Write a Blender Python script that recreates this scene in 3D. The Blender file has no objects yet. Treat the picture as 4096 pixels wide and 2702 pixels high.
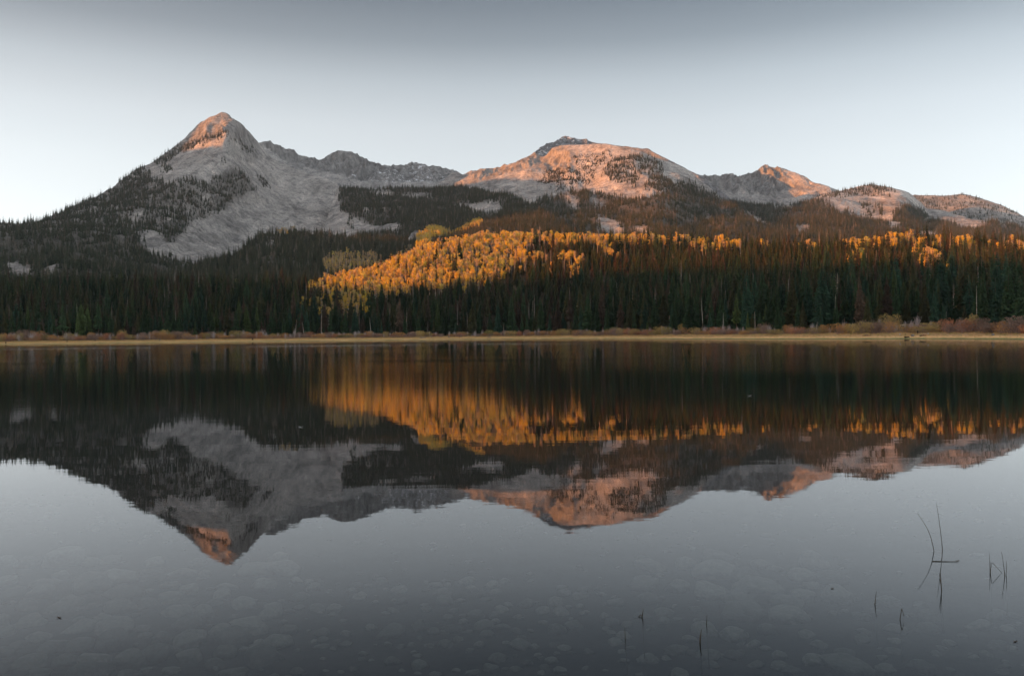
import bpy, bmesh, math, random
import numpy as np
from mathutils import Matrix, Vector

S = bpy.context.scene
COL = S.collection
rng = np.random.default_rng(7)
random.seed(7)
R = math.radians

# ------------------------------------------------------------------ camera
F = 3600.0                     # focal length in pixels of the 4096 px wide frame
CX, CY = 2048.0, 1351.0
HC = 3.0                       # eye height above the lake
PITCH = math.atan(13.4 / F)    # slightly downwards
ROLL = R(0.60)
c, s_ = math.cos(PITCH), math.sin(PITCH)
Fw = np.array([0, c, -s_]); R0 = np.array([1.0, 0, 0]); U0 = np.array([0, s_, c])
Rt = R0 * math.cos(ROLL) - U0 * math.sin(ROLL)
Up = U0 * math.cos(ROLL) + R0 * math.sin(ROLL)
cam = bpy.data.cameras.new("camera"); camo = bpy.data.objects.new("camera", cam); COL.objects.link(camo)
cam.sensor_width = 36.0; cam.lens = 36.0 * F / 4096.0
cam.clip_start = 0.3; cam.clip_end = 30000
M = Matrix(((Rt[0], Up[0], -Fw[0], 0), (Rt[1], Up[1], -Fw[1], 0), (Rt[2], Up[2], -Fw[2], HC), (0, 0, 0, 1)))
camo.matrix_world = M
S.camera = camo

# ------------------------------------------------------------------ sun, sky, exposure
SUN_EL = R(6.0)
BETA = R(24.0)                                        # sun stands to the left and behind the camera
SUNH = np.array([-math.cos(BETA), -math.sin(BETA)])   # horizontal direction towards the sun
sun = bpy.data.lights.new("sun", 'SUN'); suno = bpy.data.objects.new("sun", sun); COL.objects.link(suno)
sun.energy = 5.0; sun.angle = R(0.5); sun.color = (1.0, 0.315, 0.055)
sd = Vector((SUNH[0] * math.cos(SUN_EL), SUNH[1] * math.cos(SUN_EL), math.sin(SUN_EL)))
suno.rotation_euler = sd.to_track_quat('Z', 'Y').to_euler()
suno.location = (-300, -200, 400)

w = bpy.data.worlds.new("World"); S.world = w; w.use_nodes = True
nt = w.node_tree; nt.nodes.clear()
def N(t, kind, **kw):
    n = t.nodes.new(kind)
    for k, v in kw.items():
        if k in n.inputs.keys() if hasattr(n.inputs, 'keys') else False: n.inputs[k].default_value = v
        else: setattr(n, k, v)
    return n
def math_(t, op, a, b=None, clamp=False):
    n = t.nodes.new('ShaderNodeMath'); n.operation = op; n.use_clamp = clamp
    for i, v in enumerate((a, b)):
        if v is None: continue
        if isinstance(v, (int, float)): n.inputs[i].default_value = v
        else: t.links.new(v, n.inputs[i])
    return n.outputs[0]
def ramp(t, fac, stops, interp='LINEAR'):
    n = t.nodes.new('ShaderNodeValToRGB'); n.color_ramp.interpolation = interp
    e = n.color_ramp.elements
    while len(e) > 1: e.remove(e[0])
    e[0].position = stops[0][0]; e[0].color = (*stops[0][1], 1)
    for p_, c_ in stops[1:]:
        x = e.new(p_); x.color = (*c_, 1)
    if fac is not None: t.links.new(fac, n.inputs[0])
    return n.outputs[0]
def mixc(t, f, a, b, bt='MIX'):
    n = t.nodes.new('ShaderNodeMix'); n.data_type = 'RGBA'; n.blend_type = bt
    for i, v in ((0, f), (6, a), (7, b)):
        if isinstance(v, (int, float)): n.inputs[i].default_value = v
        elif isinstance(v, tuple): n.inputs[i].default_value = (*v, 1)
        else: t.links.new(v, n.inputs[i])
    return n.outputs[2]
out = nt.nodes.new('ShaderNodeOutputWorld'); bg = nt.nodes.new('ShaderNodeBackground')
sky = nt.nodes.new('ShaderNodeTexSky'); sky.sky_type = 'NISHITA'; sky.sun_disc = False
sky.sun_elevation = SUN_EL; sky.sun_rotation = math.atan2(sd.x, sd.y); sky.altitude = 2900
tc = nt.nodes.new('ShaderNodeTexCoord'); sp = nt.nodes.new('ShaderNodeSeparateXYZ')
nt.links.new(tc.outputs['Generated'], sp.inputs[0])
el = math_(nt, 'ARCSINE', sp.outputs[2])
elp = math_(nt, 'MAXIMUM', el, 0.0)
az = math_(nt, 'ARCTAN2', sp.outputs[0], sp.outputs[1])     # 0 straight ahead, negative to the left
left = math_(nt, 'MULTIPLY', math_(nt, 'MAXIMUM', math_(nt, 'SUBTRACT', -0.05, az), 0.0), 1.0)
right = math_(nt, 'MAXIMUM', math_(nt, 'SUBTRACT', az, 0.22), 0.0)
lower = math_(nt, 'MINIMUM', math_(nt, 'ADD', math_(nt, 'MULTIPLY', left, 0.02), math_(nt, 'MULTIPLY', right, 0.03)), 0.05)
# the veil of pale air over the horizon is deeper towards the sides
e2 = math_(nt, 'MAXIMUM', math_(nt, 'SUBTRACT', elp, lower), 0.0)
f = math_(nt, 'DIVIDE', e2, 0.8, True)
G = lambda a, b_, c_: (a, b_, c_)
grad = ramp(nt, f, [(0.0, G(.88, .89, .88)), (0.15, G(.86, .88, .87)), (0.22, G(.80, .83, .83)), (0.28, G(.69, .725, .735)), (0.337, G(.510, .548, .565)),
                    (0.391, G(.265, .292, .305)), (0.437, G(.158, .178, .190)), (0.50, G(.14, .16, .17)), (0.62, G(.36, .38, .40)), (0.8, G(.64, .65, .67)), (1.0, G(.76, .77, .80))])
glow = math_(nt, 'ADD', 1.0, math_(nt, 'MULTIPLY', math_(nt, 'MULTIPLY', math_(nt, 'ADD', left, math_(nt, 'MULTIPLY', right, 0.8)), 0.62), math_(nt, 'MULTIPLY', math_(nt, 'SUBTRACT', 0.37, f), 4.0, True)))
gl_ = nt.nodes.new('ShaderNodeVectorMath'); gl_.operation = 'SCALE'; nt.links.new(grad, gl_.inputs[0]); nt.links.new(glow, gl_.inputs['Scale']); grad = gl_.outputs[0]
mixn = mixc(nt, 0.05, grad, sky.outputs[0])
nt.links.new(mixn, bg.inputs[0]); bg.inputs[1].default_value = 0.38
nt.links.new(bg.outputs[0], out.inputs[0])
S.view_settings.view_transform = 'Standard'; S.view_settings.look = 'None'
S.view_settings.exposure = 1.4; S.view_settings.gamma = 1.0
S.cycles.use_denoising = True
S.cycles.max_bounces = 6; S.cycles.diffuse_bounces = 2; S.cycles.glossy_bounces = 3
S.cycles.transparent_max_bounces = 12; S.cycles.volume_bounces = 0; S.cycles.transmission_bounces = 2
S.cycles.caustics_reflective = False; S.cycles.caustics_refractive = False
S.cycles.use_fast_gi = False

# ------------------------------------------------------------------ geometry helpers
def ray(px, py):
    a = (np.asarray(px, float) - CX) / F; b = (CY - np.asarray(py, float)) / F
    d = a[..., None] * Rt + b[..., None] * Up + Fw
    return d / d[..., 1:2]
def P(px, py, Y):
    d = ray(px, py) * np.asarray(Y, float)[..., None]
    d[..., 2] += HC
    return d
def proj(p):
    q = np.asarray(p, float) - np.array([0, 0, HC])
    w_ = q @ Fw
    return CX + F * (q @ Rt) / w_, CY - F * (q @ Up) / w_
def on_water(px, py, z=0.0):
    d = ray(np.asarray(px, float), np.asarray(py, float))
    t = (z - HC) / d[..., 2]
    p = d * t[..., None]; p[..., 2] += HC
    return p
def smooth(e0, e1, x):
    t = np.clip((x - e0) / (e1 - e0), 0, 1); return t * t * (3 - 2 * t)
def h3(ix, iy, iz, sd):
    n = (ix * 374761393 + iy * 668265263 + iz * 2147483647 // 7 * 3 + sd * 974711).astype(np.int64) & 0xffffffff
    n = ((n ^ (n >> 13)) * 1274126177) & 0xffffffff
    n = ((n ^ (n >> 16)) * 2246822519) & 0xffffffff
    return ((n ^ (n >> 15)) & 0xffffff) / float(0xffffff) * 2 - 1
def vnoise(x, y, z, sd=0):
    x, y, z = np.broadcast_arrays(np.asarray(x, float), y, z)
    xi, yi, zi = np.floor(x).astype(np.int64), np.floor(y).astype(np.int64), np.floor(z).astype(np.int64)
    fx, fy, fz = x - xi, y - yi, z - zi
    fx, fy, fz = (v * v * v * (v * (v * 6 - 15) + 10) for v in (fx, fy, fz))
    r = 0
    for dx in (0, 1):
        for dy in (0, 1):
            for dz in (0, 1):
                r = r + h3(xi + dx, yi + dy, zi + dz, sd) * (fx if dx else 1 - fx) * (fy if dy else 1 - fy) * (fz if dz else 1 - fz)
    return r
def fbm(x, y, z, oct=5, sd=0, gain=0.5, ridged=False):
    r = 0; a = 1.0; fr = 1.0; tot = 0
    for o in range(oct):
        n = vnoise(x * fr + 17.3 * o, y * fr + 5.1 * o, z * fr, sd + o)
        if ridged: n = 1 - 2 * np.abs(n) ** 0.8
        r = r + a * n; tot += a; a *= gain; fr *= 2.03
    return r / tot
def inpoly(px, py, poly):
    poly = np.asarray(poly, float); ins = np.zeros(np.shape(px), bool)
    x0, y0 = poly[-1]
    for x1, y1 in poly:
        cnd = ((y0 > py) != (y1 > py)) & (px < (x1 - x0) * (py - y0) / ((y1 - y0) if y1 != y0 else 1e-9) + x0)
        ins ^= cnd; x0, y0 = x1, y1
    return ins
def tps(ctrl):
    c_ = np.asarray(ctrl, float); xy = c_[:, :2] / 500.0; v = c_[:, 2]
    def U(r2): return np.where(r2 > 1e-12, 0.5 * r2 * np.log(np.maximum(r2, 1e-12)), 0)
    d2 = ((xy[:, None] - xy[None]) ** 2).sum(-1); n = len(v)
    K = U(d2) + np.eye(n) * 0.004; A = np.zeros((n + 3, n + 3)); A[:n, :n] = K
    A[:n, n] = 1; A[:n, n + 1:] = xy; A[n, :n] = 1; A[n + 1:, :n] = xy.T
    sol = np.linalg.solve(A, np.r_[v, 0, 0, 0])
    lo, hi = v.min() * 0.9, v.max() * 1.08
    def ev(px, py):
        q = np.stack([px / 500.0, py / 500.0], -1); r = sol[n] + q @ sol[n + 1:]
        for i in range(n):
            r = r + sol[i] * U(((q - xy[i]) ** 2).sum(-1))
        return np.clip(r, lo, hi)
    return ev

def mesh_from(name, verts, faces, mat=None, smooth_=False, mats=None, midx=None):
    """faces: (n,k) int array or list of such arrays"""
    me = bpy.data.meshes.new(name)
    verts = np.asarray(verts, np.float32)
    if not (isinstance(faces, (list, tuple)) and isinstance(faces[0], np.ndarray)): faces = [np.asarray(faces)]
    faces = [np.asarray(f_, np.int32) for f_ in faces if len(f_)]
    tot = np.concatenate([np.full(len(f_), f_.shape[1], np.int32) for f_ in faces])
    li = np.concatenate([f_.ravel() for f_ in faces])
    me.vertices.add(len(verts)); me.vertices.foreach_set('co', verts.ravel())
    me.loops.add(len(li)); me.loops.foreach_set('vertex_index', li)
    me.polygons.add(len(tot)); st = np.r_[0, np.cumsum(tot)[:-1]].astype(np.int32)
    me.polygons.foreach_set('loop_start', st); me.polygons.foreach_set('loop_total', tot)
    if smooth_: me.polygons.foreach_set('use_smooth', np.ones(len(tot), bool))
    for m_ in (mats or ([mat] if mat else [])): me.materials.append(m_)
    if midx is not None: me.polygons.foreach_set('material_index', np.asarray(midx, np.int32))
    me.update(); me.validate()
    return me
def attr(me, name, arr):
    a = me.attributes.new(name, 'FLOAT', 'POINT'); a.data.foreach_set('value', np.asarray(arr, np.float32).ravel())
def obj(name, me, parent=None, loc=None, **props):
    o = bpy.data.objects.new(name, me); COL.objects.link(o)
    if parent: o.parent = parent
    if loc is not None: o.location = loc
    for k, v in props.items(): o[k] = v
    return o
def empty(name, loc, rz=0.0, sc=1.0, **props):
    o = bpy.data.objects.new(name, None); COL.objects.link(o); o.empty_display_size = 0.5
    o.location = loc; o.rotation_euler = (0, 0, rz); o.scale = (sc, sc, sc) if np.isscalar(sc) else sc
    for k, v in props.items(): o[k] = v
    return o
def gridfaces(ny, nx):
    i = np.arange(ny - 1)[:, None] * nx + np.arange(nx - 1)[None]
    return np.stack([i, i + 1, i + 1 + nx, i + nx], -1).reshape(-1, 4)

# ------------------------------------------------------------------ materials
def newmat(name):
    m = bpy.data.materials.new(name); m.use_nodes = True
    t = m.node_tree; b = t.nodes['Principled BSDF']
    b.inputs['Specular IOR Level'].default_value = 0.15; b.inputs['Roughness'].default_value = 0.9
    return m, t, b
def noise_n(t, scale, detail=4, rough=0.55, vec=None, dist=0.0):
    n = t.nodes.new('ShaderNodeTexNoise'); n.inputs['Scale'].default_value = scale; n.inputs['Detail'].default_value = detail
    n.inputs['Roughness'].default_value = rough; n.inputs['Distortion'].default_value = dist
    if vec is not None: t.links.new(vec, n.inputs['Vector'])
    return n.outputs[0]
def objcoord(t, scale=(1, 1, 1)):
    tc_ = t.nodes.new('ShaderNodeTexCoord'); mp = t.nodes.new('ShaderNodeMapping'); mp.inputs['Scale'].default_value = scale
    t.links.new(tc_.outputs['Object'], mp.inputs[0]); return mp.outputs[0]
def bump(t, h, strength, dist, b, prev=None):
    n = t.nodes.new('ShaderNodeBump'); n.inputs['Strength'].default_value = strength; n.inputs['Distance'].default_value = dist
    t.links.new(h, n.inputs['Height'])
    if prev is not None: t.links.new(prev, n.inputs['Normal'])
    if b is not None: t.links.new(n.outputs[0], b.inputs['Normal'])
    return n.outputs[0]
def attrn(t, name):
    n = t.nodes.new('ShaderNodeAttribute'); n.attribute_name = name; return n.outputs['Fac']

def rock_material(name, tint=(1, 1, 1), val=1.0):
    m, t, b = newmat(name)
    v = objcoord(t)
    big = noise_n(t, 0.006, 5, 0.6, v); med = noise_n(t, 0.035, 5, 0.65, v); fine = noise_n(t, 0.16, 4, 0.7, v)
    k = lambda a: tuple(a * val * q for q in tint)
    base = ramp(t, big, [(0.32, k(.30)), (0.5, k(.42)), (0.66, k(.52))])
    medc = ramp(t, med, [(0.34, (.52, .52, .53)), (0.5, (.98, .97, .96)), (0.68, (1.22, 1.19, 1.16))])
    finec = ramp(t, fine, [(0.34, (.50, .50, .51)), (0.5, (.97, .97, .97)), (0.66, (1.28, 1.27, 1.25))])
    col = mixc(t, 1.0, base, medc, 'MULTIPLY'); col = mixc(t, 1.0, col, finec, 'MULTIPLY')
    sk = noise_n(t, 1.0, 5, 0.62, objcoord(t, (.022, .0045, .0045)), 0.6)
    col = mixc(t, 1.0, col, ramp(t, sk, [(0.34, (.66, .665, .67)), (0.48, (.97, .97, .97)), (0.64, (1.2, 1.19, 1.18))]), 'MULTIPLY')
    # steep broken rock is darker and streaked down the slope
    vs = objcoord(t, (1, 1, 0.22)); st = noise_n(t, 0.05, 6, 0.7, vs, 0.4)
    cliffc = ramp(t, st, [(0.36, k(.12)), (0.5, k(.27)), (0.64, k(.42))])
    col = mixc(t, attrn(t, 'cliff'), col, cliffc)
    # turf, needles and soil under the trees
    soil = ramp(t, noise_n(t, 0.05, 4, 0.6, v), [(0.3, (.030, .030, .022)), (0.7, (.075, .066, .045))])
    col = mixc(t, attrn(t, 'soil'), col, soil)
    sn = attrn(t, 'snow')
    snn = noise_n(t, 0.030, 6, 0.72, objcoord(t, (1, 1, 2.6)), 0.8)
    sf = math_(t, 'MULTIPLY', sn, ramp(t, snn, [(0.545, (0, 0, 0)), (0.60, (1, 1, 1))]))
    col = mixc(t, sf, col, (.82, .84, .88))
    t.links.new(col, b.inputs['Base Color'])
    hb = bump(t, noise_n(t, 0.09, 6, 0.8, v), 1.0, 9.0, None)
    bump(t, st, 0.7, 12.0, b, hb)
    b.inputs['Roughness'].default_value = 0.95
    return m
rock = rock_material('rock', (1.0, .965, .92))
rock_far = rock_material('rock_far', (.98, .965, .94), 0.90)
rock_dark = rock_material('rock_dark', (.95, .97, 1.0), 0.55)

# ------------------------------------------------------------------ terrain layers
LAYERS = {}; LAYERS_LIST = {}; LNAMES = iter(['main', 'back', 'dark', 'third', 'middle', 'bench', 'spur', 'right', 'rightfar'])
def poly_at(pl, x):
    pl = np.asarray(pl, float); return np.interp(x, pl[:, 0], pl[:, 1])
def smooth1(a, k):
    if k < 1: return a
    p_ = np.pad(a, k, mode='edge'); ker = np.hanning(2 * k + 3)[1:-1]; ker /= ker.sum()
    return np.convolve(p_, ker, 'valid')
def layer(name, crest, base, ctrl, mat, step=(5, 5), amp=9.0, gully=9.0, masks=None, back=(260, 0.35), rough_crest=5.0, sd=0, label=None):
    x0, x1 = crest[0][0], crest[-1][0]
    nx = int((x1 - x0) / step[0]) + 1; px = np.linspace(x0, x1, nx)
    cr = smooth1(poly_at(crest, px), 1); ba = poly_at(base, px)
    ny = int(max(np.max(ba - cr) / step[1], 10)) + 1
    t = np.linspace(0, 1, ny)[:, None]
    PX = np.broadcast_to(px, (ny, nx)).copy(); PY = ba + (cr - ba) * t
    Y = tps(ctrl)(PX, PY)
    Y = np.maximum.accumulate(Y + np.linspace(0, 1, ny)[:, None] * 0.5, axis=0)
    p = P(PX, PY, Y)
    # surface normal
    du = np.gradient(p, axis=1); dv = np.gradient(p, axis=0); n = np.cross(du, dv); n /= np.linalg.norm(n, axis=-1, keepdims=True) + 1e-9
    mk = {k: np.clip(f_(PX, PY), 0, 1) for k, f_ in (masks or {}).items()}
    cliff = mk.get('cliff', np.zeros_like(PX)); soil = mk.get('soil', np.zeros_like(PX))
    x, y, z = p[..., 0], p[..., 1], p[..., 2]
    d = amp * 2.3 * fbm(x / 170, y / 170, z / 170, 6, sd, 0.55)
    d += (0.46 + 1.5 * cliff) * gully * 1.18 * (fbm(x / 60, y / 230, z / 150, 5, sd + 31, 0.55, True) - 0.42)
    d += (0.3 + 1.5 * cliff) * 4.2 * fbm(x / 15, y / 24, z / 24, 4, sd + 77, 0.62)
    edge = 1 - 0.6 * smooth(0.93, 1.0, np.broadcast_to(t, PX.shape))
    if name == 'mountain' and sd == 1: d = d * (1 - 0.45 * smooth(0.80, 0.95, np.broadcast_to(t, PX.shape)) * smooth(560, 700, PX) * smooth(1120, 1000, PX))
    d = d * edge
    p = p + n * d[..., None]
    # back slope
    rows = [p]
    last = p[-1]; rad = last[:, :2] / np.linalg.norm(last[:, :2], axis=1, keepdims=True)
    for k in range(1, 9):
        q = last.copy(); dd = back[0] * k / 4.0
        q[:, :2] += rad * dd; q[:, 2] -= back[1] * dd * min(1, 0.4 + k * 0.2) - 3 * vnoise(q[:, 0] / 60, q[:, 1] / 60, 0.5, sd)
        rows.append(q[None])
    allp = np.concatenate(rows, 0)
    me = mesh_from(name, allp.reshape(-1, 3), gridfaces(allp.shape[0], nx), mat, True)
    ext = lambda a: np.concatenate([a, np.repeat(a[-1:], 8, 0)], 0)
    for k in ('cliff', 'soil', 'snow'): attr(me, k, ext(mk.get(k, np.zeros_like(PX))))
    o = obj(name, me, None, None, kind='structure')
    if label: o['label'] = label; 
    LAYERS_LIST[next(LNAMES)] = dict(p=p, px=PX, py=PY)
    return o
JIT = [(math.cos(a) * q, math.sin(a) * q) for a, q in zip(np.arange(9) * 2.4, np.sqrt(np.linspace(0.02, 1, 9)))]
def soft(polys, feather=9.0, sd=3, wob=16.0):
    def f_(X, Yy):
        wx = wob * 1.3 * fbm(X / 40, Yy / 26, 0.3, 4, sd, .62); wy = wob * fbm(X / 40, Yy / 26, 9.3, 4, sd + 5, .62)
        tot = np.zeros(np.shape(X))
        for jx, jy in JIT:
            r = np.zeros(np.shape(X))
            for pl in polys: r = np.maximum(r, inpoly(X + wx + jx * feather * 1.4, Yy + wy + jy * feather, pl).astype(float))
            tot += r
        return tot / len(JIT)
    return f_
def sub(f1, f2): return lambda X, Y_: f1(X, Y_) * (1 - f2(X, Y_))
def add(*fs): return lambda X, Y_: np.clip(sum(f_(X, Y_) for f_ in fs), 0, 1)
def scale(f1, k): return lambda X, Y_: f1(X, Y_) * k

# --- main peak with its left flank, dome and scree bowl
main_for = sub(soft([[(-600, 860), (0, 860), (255, 815), (415, 745), (478, 700), (555, 660), (590, 690), (620, 735), (700, 745), (755, 708), (800, 722), (850, 715),
                  (893, 680), (950, 665), (995, 706), (1020, 757), (957, 783), (912, 821), (880, 846), (829, 885), (752, 885), (740, 930), (682, 968),
                  (600, 925), (560, 940), (590, 995), (700, 1035), (800, 1050), (900, 1040), (1500, 1080), (1500, 1400), (-600, 1400)]]),
           soft([[(20, 1040), (60, 1035), (125, 1060), (128, 1088), (70, 1098), (30, 1075)], [(185, 1058), (240, 1062), (215, 1092), (188, 1088)],
                 [(612, 860), (632, 868), (645, 900), (628, 880)]], wob=5))
main_for = sub(main_for, lambda X, Y_: (smooth(.30, .46, fbm(X / 60, Y_ / 22, 2.7, 4, 88)) * smooth(1010, 880, Y_) * smooth(380, 560, X)))
dome_rim = soft([[(600, 655), (700, 600), (771, 570), (879, 530), (918, 516), (915, 533), (830, 566), (740, 602), (650, 655)]], wob=3)
rib = soft([[(918, 548), (960, 560), (1020, 600), (1005, 608), (940, 575)], [(1040, 700), (1062, 708), (1078, 748), (1060, 745)], [(645, 665), (680, 668), (676, 690), (650, 690)],
            [(880, 640), (895, 645), (900, 665), (882, 660)]], wob=4)
cliff_main = add(soft([[(700, 600), (797, 480), (860, 440), (940, 470), (1030, 560), (1040, 650), (1000, 640), (930, 520), (860, 545)]], wob=8),
                 scale(soft([[(900, 680), (1000, 660), (1030, 760), (960, 800), (900, 860), (850, 800)]]), 0.5))
layer('mountain', [(-600, 955), (-200, 905), (0, 890), (64, 897), (160, 882), (255, 842), (350, 800), (415, 768), (478, 724), (542, 676), (606, 650), (676, 602), (700, 580), (736, 553), (757, 530), (771, 520),
                   (796, 494), (814, 481), (837, 469), (855, 461), (877, 450), (887, 444), (900, 448), (918, 456), (928, 470), (948, 483), (971, 498), (989, 515), (1012, 541), (1027, 560), (1044, 580), (1084, 628), (1180, 672), (1275, 704),
                   (1345, 732), (1400, 800), (1450, 880), (1520, 1000)],
      [(-600, 1260), (1520, 1200)],
      [(-600, 1230, 950), (0, 1200, 950), (500, 1200, 980), (900, 1190, 1100), (1300, 1150, 1500), (1520, 1150, 1700), (-600, 960, 1600),
       (0, 885, 1800), (255, 838, 2200), (478, 720, 2800), (650, 625, 3150), (760, 540, 3210), (886, 446, 3370), (1000, 530, 3480), (1084, 628, 3600), (1200, 680, 3550), (1345, 730, 3400),
       (100, 1040, 1330), (350, 1000, 1500), (600, 985, 1750), (560, 820, 2300), (800, 900, 2300), (700, 700, 2650), (700, 620, 3040), (780, 590, 3020), (880, 545, 3020), (935, 515, 3080),
       (850, 500, 3200), (840, 640, 2850), (960, 620, 3060), (1000, 700, 2950), (930, 760, 2720), (1060, 760, 3000), (1080, 850, 2800), (1250, 860, 3000), (950, 980, 2300), (1150, 980, 2500), (1400, 980, 2700)],
      rock, (5, 4.5), 10, 16, {'soil': lambda X, Y_: main_for(X, Y_) * (0.9 - 0.42 * smooth(1010, 860, Y_)), 'cliff': cliff_main}, sd=1)
# --- dark skyline peak behind the dome, snowy back ridge, third mountain
layer('mountain', [(960, 600), (1020, 566), (1052, 561), (1084, 566), (1148, 591), (1212, 617), (1269, 633), (1294, 631), (1320, 615), (1347, 602), (1366, 604), (1404, 607), (1440, 622), (1490, 636), (1506, 642),
                   (1538, 660), (1580, 661), (1647, 657), (1742, 658), (1780, 664), (1812, 675), (1851, 691), (1900, 710), (2000, 760)],
      [(960, 830), (2000, 830)],
      [(960, 830, 3500), (1400, 830, 3600), (2000, 830, 3700), (960, 600, 3900), (1180, 605, 4200), (1294, 631, 4250), (1366, 604, 4200), (1506, 642, 4400), (1742, 658, 4500), (1851, 691, 4400),
       (2000, 760, 4200), (1300, 720, 3900), (1600, 735, 3950), (1850, 750, 3900)],
      rock_far, (4.5, 4), 10, 22, {'cliff': soft([[(1000, 540), (1330, 590), (1560, 640), (1900, 650), (1900, 730), (1500, 725), (1300, 690), (1150, 640)]], wob=6),
                              'snow': soft([[(1320, 640), (1360, 690), (1470, 690), (1560, 700), (1700, 690), (1800, 700), (1830, 722), (1640, 738), (1500, 735), (1380, 712)],
                                            [(1500, 670), (1700, 665), (1700, 700), (1520, 700)]], wob=8)}, sd=2)
layer('mountain', [(2000, 740), (2060, 680), (2131, 612), (2157, 591), (2201, 569), (2233, 550), (2259, 537), (2275, 541), (2291, 548), (2335, 553), (2350, 560), (2386, 569), (2430, 576), (2482, 583),
                   (2514, 584), (2530, 589), (2560, 594), (2590, 593), (2622, 610), (2652, 628), (2680, 645), (2732, 668), (2796, 702), (2860, 745), (2920, 790)],
      [(2000, 850), (2920, 850)],
      [(2000, 850, 3600), (2400, 850, 3600), (2920, 850, 3400), (2060, 680, 4200), (2259, 538, 4700), (2386, 569, 4600), (2514, 584, 4050), (2622, 610, 3850), (2796, 702, 3700), (2300, 700, 4100), (2650, 730, 3600)],
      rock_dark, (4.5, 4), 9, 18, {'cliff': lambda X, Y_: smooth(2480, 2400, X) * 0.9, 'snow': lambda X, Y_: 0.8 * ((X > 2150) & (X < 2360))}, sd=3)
layer('mountain', [(2700, 730), (2750, 702), (2796, 693), (2834, 690), (2885, 696), (2962, 690), (3000, 681), (3032, 674), (3048, 667), (3064, 664), (3090, 668), (3115, 670), (3140, 676), (3178, 687), (3242, 719),
                   (3306, 741), (3344, 754), (3400, 785), (3500, 850)],
      [(2700, 900), (3500, 900)],
      [(2700, 900, 3500), (3100, 900, 3500), (3500, 900, 3500), (2750, 702, 3750), (2885, 696, 3950), (3000, 681, 4150), (3064, 664, 4280), (3115, 670, 4200), (3242, 719, 3980), (3344, 754, 3850), (3500, 850, 3650),
       (2900, 770, 3750), (3080, 740, 4080), (3180, 780, 3850), (3280, 800, 3650), (3000, 820, 3600)],
      rock_far, (4.5, 4), 12, 30, {'cliff': soft([[(2800, 690), (3050, 660), (3115, 670), (3180, 740), (3100, 780), (2900, 760), (2800, 730)]])}, sd=4)
# --- middle mountain: orange rock dome, grey bowl at its left, forest below
mid_rock = soft([[(2240, 780), (2262, 770), (2300, 790), (2325, 835), (2290, 835)], [(2365, 798), (2425, 805), (2420, 822), (2375, 818)],
                 [(2385, 862), (2440, 870), (2485, 888), (2490, 935), (2400, 930)], [(2543, 910), (2570, 905), (2592, 932), (2545, 935)],
                 [(2700, 773), (2744, 814), (2728, 818), (2700, 795)], [(2812, 843), (2859, 867), (2830, 866)]], wob=6)
mid_low = sub(soft([[(1540, 990), (1750, 930), (1900, 885), (2000, 862), (2080, 835), (2150, 810), (2240, 800), (2270, 772), (2300, 762), (2400, 775), (2470, 785), (2600, 790), (2650, 775),
                 (2650, 760), (2690, 745), (2720, 730), (2770, 735), (2820, 760), (2870, 790), (3300, 980), (3300, 1300), (1500, 1300)]]), mid_rock)
mid_A = soft([[(2147, 720), (2182, 690), (2227, 665), (2241, 679), (2303, 685), (2344, 723), (2262, 738), (2224, 752), (2194, 741)]], wob=6)
mid_B = soft([[(2294, 640), (2344, 637), (2403, 616), (2442, 613), (2427, 640), (2389, 670), (2374, 712), (2344, 728), (2333, 688), (2297, 670)]], wob=10)
mid_C = soft([[(2433, 660), (2456, 636), (2521, 626), (2565, 628), (2609, 636), (2648, 650), (2645, 696), (2609, 700), (2580, 688), (2556, 700), (2550, 728), (2527, 744), (2500, 730), (2462, 726), (2409, 711)]], wob=8)
mid_D = soft([[(2586, 748), (2598, 712), (2627, 706), (2677, 711), (2692, 740), (2668, 775), (2633, 762)]], wob=6)
layer('mountain', [(1560, 1040), (1650, 930), (1720, 800), (1770, 720), (1812, 688), (1851, 694), (1885, 688), (1921, 677), (1950, 678), (1958, 672), (2004, 665), (2018, 656), (2030, 662), (2067, 645), (2100, 628), (2138, 608), (2155, 618),
                   (2172, 629), (2185, 618), (2209, 593), (2238, 580), (2315, 579), (2389, 571), (2427, 571), (2477, 583), (2551, 605), (2609, 626), (2668, 647), (2750, 685), (2796, 719), (2847, 757),
                   (2879, 790), (2950, 835), (3050, 890), (3150, 930), (3300, 990)],
      [(1560, 1120), (3300, 1100)],
      [(1560, 1100, 1250), (2000, 1090, 1200), (2400, 1090, 1200), (2800, 1090, 1200), (3300, 1090, 1300), (1700, 970, 1500), (1900, 960, 1450), (2100, 910, 1750), (2350, 900, 1800), (2600, 930, 1650),
       (2150, 800, 2550), (1900, 760, 3080), (2050, 730, 3080), (2000, 690, 3350), (1851, 691, 3450), (2118, 630, 3400), (2172, 629, 3450), (2120, 690, 3150),
       (2209, 594, 3330), (2235, 690, 3060), (2315, 579, 3290), (2427, 571, 3200), (2520, 595, 3080), (2609, 626, 3020), (2750, 685, 3050), (2340, 700, 2900), (2550, 720, 2640),
       (2700, 780, 2420), (2400, 790, 2480), (2650, 850, 2050), (2850, 820, 2500), (2900, 900, 2000), (3150, 930, 2000), (3300, 990, 1900), (1600, 1000, 1600), (1780, 780, 3150), (1780, 860, 2700), (1900, 860, 2450), (2050, 850, 2250)],
      rock, (4.5, 4), 10, 13, {'soil': scale(mid_low, 0.85), 'cliff': add(soft([[(2172, 640), (2209, 590), (2260, 580), (2300, 680), (2240, 700), (2200, 680)]], wob=6),
                                                              soft([[(1780, 700), (1851, 685), (1950, 670), (2138, 605), (2180, 640), (2060, 690), (1950, 710)]], wob=5))}, sd=5)
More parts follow.
